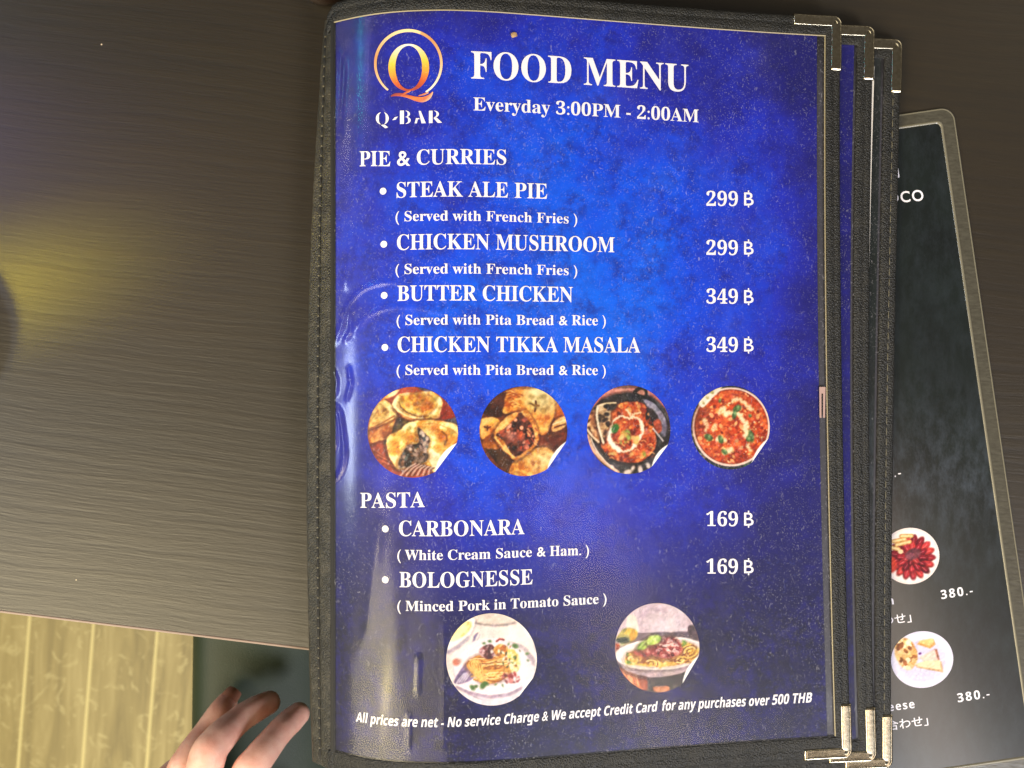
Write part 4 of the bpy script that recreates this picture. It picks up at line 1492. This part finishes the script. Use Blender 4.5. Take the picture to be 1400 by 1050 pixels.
    p.patch(165, 552, .07, (192, 104, 84), .95, 1.1, .05)
    p.patch(205, 545, .03, (220, 170, 150), .9)
    p.grain(con=.5)
    return p


def pic_bolognese():
    p = Paint(seed=27)
    p.frame(532, 530, 428, 458)
    p.tex(np.ones_like(p.x), [(184, 158, 172), (204, 180, 190), (218, 198, 204)], 4)
    p.area([(330, 385), (500, 375), (800, 365), (1000, 370), (1000, 520), (330, 520)], [(88, 74, 84), (116, 100, 108)], 5)
    p.area([(840, 320), (920, 310), (960, 460), (880, 450)], [(70, 54, 58), (120, 96, 100)], 6)
    p.area([(230, 210), (300, 200), (340, 330), (300, 420), (220, 300)], [(204, 196, 180), (232, 224, 210)], 6)
    p.area([(120, 440), (180, 340), (280, 330), (335, 380), (300, 460), (200, 500)], [(130, 124, 70), (176, 160, 80)], 6)
    p.area([(190, 390), (250, 330), (325, 360), (310, 440), (260, 460), (250, 400)], [(206, 146, 36), (238, 196, 84)], 9)
    p.area([(120, 440), (220, 425), (260, 455), (200, 490), (120, 470)], [(40, 60, 44), (84, 96, 64)], 8)
    p.line([(140, 498), (200, 505), (250, 490)], .02, (214, 206, 150))
    p.area([(95, 490), (150, 490), (150, 560), (100, 610)], [(176, 62, 36), (206, 90, 56)], 6)
    p.area([(120, 700), (940, 640), (960, 700), (900, 1000), (150, 1000)], [(62, 56, 56), (92, 84, 80), (120, 108, 100)], 8)
    p.area([(150, 735), (330, 800), (375, 960), (280, 930), (180, 830)], [(196, 104, 60), (226, 142, 96)], 7)
    p.area([(335, 800), (420, 820), (430, 950), (370, 965)], [(132, 60, 44), (206, 124, 90)], 9)
    for k in range(5):
        p.line([(210 + k * 34, 770 + k * 6), (240 + k * 34, 930)], .012, (240, 176, 130) if k % 2 else (150, 74, 44), .8)
    p.area([(495, 930), (640, 925), (640, 985), (520, 990)], [(170, 96, 64), (210, 140, 100)], 8)
    # bowl
    p.area([(120, 650), (300, 720), (600, 745), (860, 690), (800, 780), (620, 825), (420, 825), (230, 770)], [(172, 146, 150), (198, 174, 178)], 5, edge=(50, 40, 42))
    p.area([(104, 610), (140, 545), (330, 468), (560, 432), (800, 428), (970, 478), (965, 590), (860, 695), (700, 742), (450, 752), (250, 722), (135, 665)], [(222, 198, 198), (238, 220, 218)], 4, edge=(96, 80, 84))
    p.line([(108, 620), (150, 670), (260, 722), (450, 750), (700, 740), (850, 695)], .02, (250, 242, 240), .95)
    p.line([(140, 548), (330, 472), (560, 436), (800, 430), (960, 480)], .014, (248, 238, 236), .9)
    # pasta
    p.area([(205, 665), (230, 590), (330, 560), (500, 600), (690, 570), (790, 478), (920, 510), (960, 570), (860, 670), (620, 722), (370, 718), (235, 700)],
           [(150, 92, 30), (216, 158, 60), (240, 200, 104)], 11, 2.4, edge=(176, 150, 130))
    ys_ = [(244, 204, 104), (110, 58, 22), (226, 170, 70), (248, 224, 150), (130, 70, 26)]
    p.arcs(470, 690, 112, .72, ys_, .016, 8, 170, 400)
    p.arcs(860, 565, 92, .7, ys_, .015, 6, 0, 360, -.4)
    p.arcs(285, 645, 78, .6, ys_, .015, 6, 0, 360, .2)
    p.arcs(660, 675, 84, .5, ys_, .015, 6, 150, 400, -.1)
    p.arcs(770, 650, 70, .5, ys_, .014, 5, 0, 360, -.5)
    for k in range(26):
        x0, y0 = p.r.uniform(230, 900), p.r.uniform(600, 700)
        p.line([(x0, y0), (x0 + 30, y0 - 14), (x0 + 64, y0 + 4)], .012, ys_[k % 5], .9, .02, .003)
    s_ = p.area([(295, 575), (380, 535), (480, 475), (590, 428), (720, 436), (785, 535), (745, 600), (610, 640), (490, 610), (380, 622)],
                [(96, 28, 30), (154, 56, 54), (194, 100, 92)], 14, 2.8, edge=(110, 50, 30))
    for _ in range(90):
        p.blobs(1, s_, [(150, 46, 44), (206, 112, 102), (88, 26, 28), (226, 152, 140), (176, 66, 62)], .014, .034)
    for k in range(30):
        x0, y0 = p.r.uniform(520, 720), p.r.uniform(430, 580)
        p.line([(x0, y0), (x0 + 16, y0 - 8), (x0 + 32, y0 + 4)], .011, (246, 214, 206), .85)
    for X, Y in ((560, 440), (620, 425), (680, 440), (720, 470), (600, 470)):
        p.patch(X, Y, .03, (70, 30, 34), .8)
    p.area([(328, 540), (370, 470), (430, 450), (450, 490), (400, 548)], [(96, 132, 34), (150, 178, 66), (190, 208, 110)], 7, edge=(70, 60, 30))
    p.area([(425, 480), (460, 415), (530, 402), (572, 425), (545, 480), (470, 505)], [(110, 146, 40), (168, 192, 80), (206, 218, 130)], 7, edge=(70, 60, 30))
    p.line([(345, 530), (400, 480), (430, 460)], .01, (206, 216, 140), .8)
    p.line([(440, 490), (490, 440), (550, 425)], .01, (216, 226, 150), .8)
    for X, Y, r in ((810, 475, .04), (240, 680, .04), (230, 600, .025), (800, 500, .025)):
        p.patch(X, Y, r, (96, 130, 50), .9, 1.6, .04)
    p.grain(con=.6)
    return p


def pic_beef():
    p = Paint(n=120, seed=33)
    A = np.ones_like(p.x)
    p.put(A, (226, 206, 202))
    p.put(p.ell(0, 0, .93, .93, 0, .06), (240, 224, 218))
    p.put(p.ell(.05, -.05, .74, .72, 0, .1), (206, 180, 176), .6)
    r = np.random.default_rng(4)
    for ring_, n_, rr in ((.58, 17, .20), (.36, 12, .18), (.14, 6, .16)):
        for i in range(n_):
            a = 2 * PI * i / n_ + ring_
            c = np.array([(150, 30, 44), (176, 46, 58), (196, 60, 60), (128, 24, 40)][r.integers(4)], float)
            cx, cy = .05 + ring_ * math.cos(a), -.06 + ring_ * math.sin(a)
            p.put(p.ell(cx, cy, rr * 1.15, rr * .62, a, .05), c * .6)
            p.put(p.ell(cx + .02, cy + .02, rr, rr * .5, a, .05), c)
            p.stroke([(cx - .08 * math.cos(a), cy - .08 * math.sin(a)), (cx + .1 * math.cos(a), cy + .1 * math.sin(a))], .012, (226, 140, 140), .6)
    p.tex(p.ell(.1, .05, .28, .2, .3, .06), [(96, 50, 60), (140, 84, 90)], 9)
    for pts in ([(-.5, .6), (-.1, .62)], [(-.4, .46), (.05, .5)], [(-.6, .4), (-.36, .3)], [(-.2, .74), (.15, .7)]):
        p.stroke(pts, .075, (190, 140, 86))
        p.stroke(pts, .035, (232, 196, 140))
    p.put(p.ell(-.7, -.2, .2, .3, 0, .06), (206, 70, 50))
    p.put(p.ell(-.3, .2, .09, .08), (226, 196, 150))
    p.grain(9)
    return p


def pic_cheese():
    p = Paint(n=120, seed=37)
    A = np.ones_like(p.x)
    p.put(A, (206, 200, 226))
    p.put(p.ell(0, 0, .93, .93, 0, .06), (216, 210, 232))
    p.put(p.ell(0, -.05, .76, .74, 0, .1), (196, 190, 218))
    m = p.ell(-.48, .28, .36, .56, .15, .05, .12)
    p.tex(m, [(170, 116, 66), (214, 166, 110), (238, 204, 156)], 9)
    p.blobs(26, m, [(226, 180, 120), (150, 96, 56), (246, 220, 180)], .04, .09)
    p.put(p.poly([(-.55, -.45), (-.65, -.38), (-.3, -.2), (-.15, -.25)], .05), (176, 130, 90))
    p.put(p.poly([(.0, .66), (-.1, .56), (.3, .34), (.5, .46), (.46, .66)], .05), (206, 146, 84))
    p.put(p.poly([(.02, .68), (-.02, .6), (.3, .44), (.46, .56), (.42, .7)], .05), (232, 184, 120))
    p.put(p.poly([(-.1, .1), (.06, -.1), (.5, -.12), (.44, .3)], .05), (226, 188, 174))
    p.put(p.poly([(.44, .3), (.5, -.12), (.56, -.1), (.52, .3)], .04), (160, 104, 80))
    p.put(p.poly([(-.26, -.14), (-.2, -.26), (.62, -.56), (.6, -.16), (.1, -.1)], .05), (190, 150, 110))
    p.put(p.poly([(-.24, -.12), (-.16, -.22), (.56, -.46), (.56, -.1), (.1, -.06)], .05), (232, 200, 160))
    p.put(p.ell(-.04, .22, .05, .04), (120, 50, 120))
    p.grain(8)
    return p


def pic_disc(name, paint, place, rx, ry, parent, chord=None, h=0.00012, nr=58, na=260, shadow=True):
    V, C = [], []
    xs, ys = [0.0], [0.0]
    for i in range(1, nr + 1):
        for j in range(na):
            a = 2 * PI * j / na
            r = i / nr
            if chord:
                d = math.cos(a - chord[0])
                if d > 0.05:
                    r = min(r, r * min(1.0, chord[1] / d))
            xs.append(r * math.cos(a))
            ys.append(r * math.sin(a))
    xs, ys = np.array(xs), np.array(ys)
    C = paint.sample(xs, ys)
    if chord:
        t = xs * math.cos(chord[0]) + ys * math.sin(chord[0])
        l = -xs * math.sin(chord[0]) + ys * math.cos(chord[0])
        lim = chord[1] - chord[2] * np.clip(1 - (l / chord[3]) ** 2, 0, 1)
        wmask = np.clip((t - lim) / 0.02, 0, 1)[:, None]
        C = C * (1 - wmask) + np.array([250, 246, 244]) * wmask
    P = [place(x * rx, y * ry, h) for x, y in zip(xs, ys)]
    Fq = [(0, 1 + j, 1 + (j + 1) % na) for j in range(na)]
    for i in range(nr - 1):
        o = 1 + i * na
        for j in range(na):
            Fq.append((o + j, o + na + j, o + na + (j + 1) % na, o + (j + 1) % na))
    o = obj(name, P, Fq, M_PRINT, parent)
    set_colors(o, s2l(C))
    return o


def page_place(cx, cy):
    def f(dx, dy, h):
        px = cx + dx
        return lp(X_at(px), Ypix(px, cy) + dy / s_at(px), h)
    return f


CH = (math.radians(-33), 0.93, 0.09, 0.42)
for nm, cx, cy, rx, ry, fn, ch in (
        ('pies', 564.5, 591, 61.8, 62, pic_pies, (math.radians(-37), 0.92, 0.12, 0.42)), ('buns', 715.5, 589.7, 60, 61.3, pic_buns, (math.radians(-35), 0.93, 0.09, 0.40)),
        ('pan', 859.5, 587.5, 57, 60.5, pic_pan, (math.radians(-38), 0.95, 0.09, 0.34)), ('bowl', 998.5, 584.8, 53.8, 57, pic_bowl, (math.radians(-36), 0.93, 0.08, 0.38)),
        ('carbonara', 672, 901.5, 61.8, 63, pic_carbonara, (math.radians(-38), 0.97, 0.05, 0.3)), ('bolognese', 898.5, 885.5, 57.6, 61, pic_bolognese, (math.radians(-32), 0.93, 0.09, 0.38))):
    o = pic_disc('food_picture', fn(), page_place(cx, cy), rx, ry, page, ch)
    o['label'] = {'pies': 'round printed photo of small golden pies, one broken open', 'buns': 'round printed photo of torn filled bread rolls',
                  'pan': 'round printed photo of curry in a black pan with cream swirl', 'bowl': 'round printed photo of orange curry in a white rimmed bowl',
                  'carbonara': 'round printed photo of spaghetti on a white plate', 'bolognese': 'round printed photo of pasta with red meat sauce in a white bowl'}[nm]

# pale flat patch, a reflection in the sleeve's right side put into colour
B = [lp(X_at(x), Ypix(x, y), 0.0007) for x, y in ((1119, 529), (1127.5, 529), (1127.5, 532), (1126.8, 571), (1124.2, 571), (1124.2, 538), (1122, 538), (1122, 571), (1119.5, 571), (1119, 532))]
obj('reflection_patch', B, [(0, 9, 2, 1), (9, 8, 7, 6), (9, 6, 5, 2), (2, 5, 4, 3)], mat_plain('pinkish_reflection', lin(176, 146, 138), 0.5), menu, smooth=False)

# crumb on the page
bm = bmesh.new()
bmesh.ops.create_icosphere(bm, subdivisions=2, radius=0.0012)
for v in bm.verts:
    v.co = Vector((v.co.x * 1.1, v.co.y, v.co.z * 0.5)) * random.uniform(0.8, 1.15)
me = bpy.data.meshes.new('crumb')
bm.to_mesh(me)
bm.free()
me.materials.append(mat_plain('dry_crumb', lin(186, 150, 104), 0.8, noise=0.6, nscale=1500))
cr = bpy.data.objects.new('crumb', me)
cr.location = lp(X_at(702), Ypix(702, 49), 0.0011)
COL.objects.link(cr)
tag(cr, 'tiny tan crumb stuck above the title of the blue page', 'crumb')

# ------------------------------------------------------------------ laminated dark menu lying under the booklet
ZC = 0.0008
SCD = F / (H - ZC)
lam = empty('laminated_menu', ((1300 - 700) / SCD, (525 - 148) / SCD, 0.0002))
tag(lam, 'dark laminated card with food plates and a clear border, tilted under the menu booklet', 'menu card')
th = math.radians(8.2)
ex = np.array([math.cos(th), math.sin(th)])
ey = np.array([-math.sin(th), math.cos(th)])
c0 = np.array([(1303 - 700) / SCD, (525 - 146) / SCD])     # outer top right corner


def cl(px, py):
    """picture px -> card coordinates (a to the left of the right side, b down from the top), metres"""
    w = np.array([(px - 700) / SCD, (525 - py) / SCD]) - c0
    return -w @ ex, -w @ ey


def cw(a, b, h=0.0):
    p = c0 - ex * a - ey * b
    return (p[0], p[1], ZC + h)


CWD, CHT = 0.21, 0.2800
RC = 0.0055


def roundrect(a0, a1, b0, b1, r, n=8):
    pts = []
    for (cx, cy, s0) in ((a0 + r, b0 + r, 180), (a1 - r, b0 + r, 270), (a1 - r, b1 - r, 0), (a0 + r, b1 - r, 90)):
        for q in range(n + 1):
            a = math.radians(s0 + 90 * q / n)
            pts.append((cx + r * math.cos(a), cy + r * math.sin(a)))
    return pts


op = roundrect(0, CWD, 0, CHT, RC)
ip = roundrect(0.0064, CWD - 0.0064, 0.0060, CHT - 0.0064, 0.0022)
nn_ = len(op)
V = [cw(a, b, -0.0005) for a, b in op] + [cw(a, b, 0) for a, b in op] + [cw(a, b, 0.0001) for a, b in ip]
Fq = []
for i in range(nn_):
    j = (i + 1) % nn_
    Fq += [(i, j, nn_ + j, nn_ + i), (nn_ + i, nn_ + j, 2 * nn_ + j, 2 * nn_ + i)]
obj('laminate_border', V, Fq, M_LAM, lam, smooth=False)
# rounded seal line just outside the print, slightly raised
V, Fq = [], []
ip2 = roundrect(0.0053, CWD - 0.0053, 0.0047, CHT - 0.0051, 0.0026)
for i in range(nn_):
    (a, b), (c, d) = ip[i], ip2[i]
    V += [cw(a, b, 0.00012), cw(a * .7 + c * .3, b * .7 + d * .3, 0.0005), cw(a * .4 + c * .6, b * .4 + d * .6, 0.0005), cw(c, d, 0.0001)]
for i in range(nn_):
    for q in range(3):
        a = i * 4 + q
        b = ((i + 1) % nn_) * 4 + q
        Fq.append((a, a + 1, b + 1, b))
obj('seal_line', V, Fq, M_LAMLINE, lam)
# fine bright rim on the outer edge
V, Fq = [], []
op2 = roundrect(0.0006, CWD - 0.0006, 0.0006, CHT - 0.0006, RC - 0.0005)
for (a, b), (c, d) in zip(op, op2):
    V += [cw(a, b, 0.00002), cw((a + c) / 2, (b + d) / 2, 0.0002), cw(c, d, 0.00012)]
for i in range(nn_):
    for q in range(2):
        a = i * 3 + q
        b = ((i + 1) % nn_) * 3 + q
        Fq.append((a, a + 1, b + 1, b))
obj('laminate_rim', V, Fq, M_LAMLINE, lam)
pr = obj('printed_card', [cw(a, b, 0.00010) for a, b in ip], [tuple(range(nn_))], M_NIGHT, lam, smooth=False)
pr.data.polygons[0].flip() if pr.data.polygons[0].normal.z < 0 else None


def card_text(name, text, style, p0, p1, cap, offset=0.0, spacing=1.0):
    v, f = line2d(text, style, cap, offset, spacing)
    (a0, b0), (a1, b1) = cl(*p0), cl(*p1)
    P = [cw(a0 + (a1 - a0) * x, b0 + (b1 - b0) * x - y * cap / SCD, 0.0002) for x, y in v]
    return obj(name, P, f, M_WHITE, pr, smooth=False)


card_text('heading_text', 'COCO', 'reg', (1198, 280), (1263, 274), 14.5, 0.012, 1.15)
card_text('card_text', ']', 'reg', (1224.5, 239), (1229, 238.5), 13)
card_text('price_text', '380.-', 'sansb', (1190, 656), (1232, 651), 12, 0.0, 1.25)
card_text('price_text', '380.-', 'sansb', (1287, 819), (1330, 812), 12, 0.0, 1.25)
card_text('price_text', '380.-', 'sansb', (1309.5, 960), (1353, 953), 12, 0.0, 1.25)
card_text('card_text', 'n', 'sansb', (1213.5, 827), (1222, 826), 11)
card_text('card_text', '合わせ」', 'reg', (1189, 857), (1246, 849), 10.5, 0.006)
card_text('card_text', 'Cheese', 'sansb', (1194, 975), (1250.5, 967.5), 11, 0.0, 1.2)
card_text('card_text', '合わせ」', 'reg', (1213, 998), (1269, 990), 10.5, 0.006)


def card_place(cx, cy):
    ca, cb = cl(cx, cy)

    def f(dx, dy, h):
        return cw(ca - dx / SCD, cb - dy / SCD, h + 0.0001)
    return f


o = pic_disc('food_picture', pic_beef(), card_place(1244, 760), 40, 38.5, pr, None, nr=36, na=160)
o['label'] = 'printed photo of red sliced meat on a white plate'
o = pic_disc('food_picture', pic_cheese(), card_place(1260.5, 901.5), 42.5, 38.7, pr, None, nr=36, na=160)
o['label'] = 'printed photo of crackers and cheese on a white plate'

# ------------------------------------------------------------------ small things at the frame's edges
def lathe(name, prof, loc, mat, n=48, parent=None):
    V = []
    for r, z in prof:
        for j in range(n):
            a = 2 * PI * j / n
            V.append((loc[0] + r * math.cos(a), loc[1] + r * math.sin(a), loc[2] + z))
    Fq = grid_faces(len(prof), n, 0, True)
    Fq.append(tuple(reversed(range(n))))
    Fq.append(tuple((len(prof) - 1) * n + j for j in range(n)))
    return obj(name, V, Fq, mat, parent)


gl = N('dark_green_glass')
gl.P(Base__Color=lin(30, 44, 14), Roughness=0.12)
gl.p.inputs['Transmission Weight'].default_value = 0.35
tb = lathe('round_dish', [(0.030, 0.0), (0.034, 0.002), (0.0355, 0.006), (0.0355, 0.008), (0.0345, 0.009), (0.032, 0.009), (0.031, 0.0065), (0.0, 0.006)],
           (-0.2588, 0.0195, 0.0), gl.m)
tag(tb, 'dark green rounded object cut off by the left edge beside the yellow glow', 'dish')
kb = lathe('round_holder', [(0.0090, 0.0), (0.0104, 0.001), (0.0108, 0.004), (0.0102, 0.008), (0.007, 0.010)], ((446 - 700) / 3255, 0.1686, 0), mat_plain('dark_brown_wood', lin(44, 30, 22), 0.4, noise=0.4, nscale=300))
tag(kb, 'small dark brown round object on the table behind the booklet top corner', 'table item')

# ------------------------------------------------------------------ person: left hand resting on a dark green trouser leg
def pz(px, py, z):
    s = F / (H - z)
    return Vector(((px - 700) / s, (525 - py) / s, z))


def tube(path, radii, n=20, flat=0.92, up=Vector((0, 0, 1))):
    """closed tapered tube with rounded ends through path"""
    pts = [Vector(p) for p in path]
    # resample with catmull-rom
    dense, rad = [], []
    for i in range(len(pts) - 1):
        p0, p1, p2, p3 = pts[max(0, i - 1)], pts[i], pts[i + 1], pts[min(len(pts) - 1, i + 2)]
        for q in range(8):
            t = q / 8
            dense.append(0.5 * ((2 * p1) + (p2 - p0) * t + (2 * p0 - 5 * p1 + 4 * p2 - p3) * t * t + (3 * p1 - p0 - 3 * p2 + p3) * t ** 3))
            rad.append(radii[i] + (radii[i + 1] - radii[i]) * (t * t * (3 - 2 * t)))
    dense.append(pts[-1])
    rad.append(radii[-1])
    # rounded caps
    d0 = (dense[0] - dense[1]).normalized()
    d1 = (dense[-1] - dense[-2]).normalized()
    cap0 = [(dense[0] + d0 * rad[0] * math.sin(a) * 0.9, rad[0] * math.cos(a)) for a in (1.45, 1.2, 0.9, 0.6, 0.3)]
    cap1 = [(dense[-1] + d1 * rad[-1] * math.sin(a) * 0.9, rad[-1] * math.cos(a)) for a in (0.3, 0.6, 0.9, 1.2, 1.45)]
    allp = cap0 + list(zip(dense, rad)) + cap1
    V = []
    for i, (p, r) in enumerate(allp):
        a, b = allp[max(0, i - 1)][0], allp[min(len(allp) - 1, i + 1)][0]
        d = (b - a).normalized()
        side = d.cross(up)
        if side.length < 1e-4:
            side = Vector((1, 0, 0))
        side.normalize()
        nrm = side.cross(d).normalized()
        for j in range(n):
            an = 2 * PI * j / n
            V.append(p + side * r * math.cos(an) + nrm * r * flat * math.sin(an))
    Fq = grid_faces(len(allp), n, 0, True)
    Fq.append(tuple(reversed(range(n))))
    Fq.append(tuple((len(allp) - 1) * n + j for j in range(n)))
    return V, Fq


HV, HF = [], []


def hadd(r):
    v, f = r
    o = len(HV)
    HV.extend(v)
    HF.extend([tuple(i + o for i in q) for q in f])


index = [pz(409, 975, -.094), pz(396, 987, -.088), pz(381, 1002, -.080), pz(354, 1036, -.068), pz(340, 1056, -.067), pz(327, 1095, -.075), pz(312, 1150, -.084)]
middle = [pz(369, 960, -.097), pz(347, 971, -.088), pz(326, 985, -.080), pz(297, 1013, -.067), pz(283, 1037, -.064), pz(274, 1090, -.073), pz(266, 1155, -.084)]
ring_f = [pz(311, 959, -.103), pz(299, 975, -.096), pz(284, 997, -.090), pz(260, 1032, -.079), pz(249, 1054, -.077), pz(236, 1100, -.081), pz(226, 1160, -.088)]
little = [pz(238, 1052, -.106), pz(224, 1068, -.100), pz(214, 1085, -.095), pz(200, 1108, -.088), pz(196, 1122, -.087), pz(192, 1150, -.089), pz(190, 1180, -.092)]
hadd(tube(index, [.0060, .0067, .0068, .0078, .0086, .0084, .0100]))
hadd(tube(middle, [.0061, .0068, .0070, .0082, .0091, .0088, .0105]))
hadd(tube(ring_f, [.0056, .0062, .0064, .0072, .0080, .0080, .0098]))
hadd(tube(little, [.0060, .0066, .0068, .0073, .0078, .0082, .0095]))
hadd(tube([pz(400, 1130, -.100), pz(392, 1165, -.098), pz(372, 1215, -.098), pz(330, 1285, -.098)], [.0085, .0095, .0115, .0150]))   # thumb
for base in (index, middle, ring_f, little):
    hadd(tube([base[-2], base[-1], base[-1].lerp(pz(225, 1330, -.092), .5), pz(228, 1330, -.092)], [.0098, .0115, .0150, .0180]))
hadd(tube([pz(262, 1190, -.092), pz(245, 1270, -.094), pz(225, 1350, -.092), pz(205, 1470, -.085), pz(190, 1650, -.07)], [.020, .024, .0225, .024, .030], flat=0.75))
hand = obj('person', HV, HF, M_SKIN)
tag(hand, "person's left hand with bent fingers resting on dark green trousers below the table edge", 'person')
rm = hand.modifiers.new('union', 'REMESH')
rm.mode = 'VOXEL'
rm.voxel_size = 0.0011
rm.use_smooth_shade = True
sm = hand.modifiers.new('smooth', 'SMOOTH')
sm.factor = 0.5
sm.iterations = 4

# fingernails
for fpath, rr in ((ring_f, .0057),):
    a, b = fpath[0], fpath[1]
    d = (a - b).normalized()
    side = d.cross(Vector((0, 0, 1))).normalized()
    up = side.cross(d).normalized()
    V = []
    for i in range(8):
        for j in range(9):
            t = -0.2 + 1.25 * i / 7
            an = math.radians(90 + (j - 4) * 12.5)
            r = rr * (1.0 - 0.16 * max(0, t) ** 2) + 0.0002
            c = a + d * (t * 0.0056 + 0.0004)
            V.append(c + side * r * math.cos(an) + up * (r * 0.90) * math.sin(an))
    obj('fingernail', V, grid_faces(8, 9), M_NAIL, hand)

# trouser leg
V = []
ny_, n = 44, 56
for i in range(ny_):
    y = -0.42 + (0.10 + 0.42) * i / (ny_ - 1)
    cx = -0.158 + 0.012 * (y + 0.2)
    for j in range(n):
        a = 2 * PI * j / n
        ca, sa = math.cos(a), math.sin(a)
        if ca < 0:
            x = cx - 0.029 * abs(ca) ** 0.7
            z = -0.195 + 0.083 * math.copysign(abs(sa) ** 0.8, sa)
        else:
            x = cx + 0.082 * ca
            z = -0.195 + 0.083 * sa
        V.append((x, y, z))
Fq = grid_faces(ny_, n, 0, True)
Fq.append(tuple(reversed(range(n))))
Fq.append(tuple((ny_ - 1) * n + j for j in range(n)))
obj('trouser_leg', V, Fq, M_CLOTH, hand)
V2 = [(-v[0] - 0.12, v[1], v[2]) for v in V]
obj('trouser_leg', V2, [tuple(reversed(f)) for f in Fq], M_CLOTH, hand)
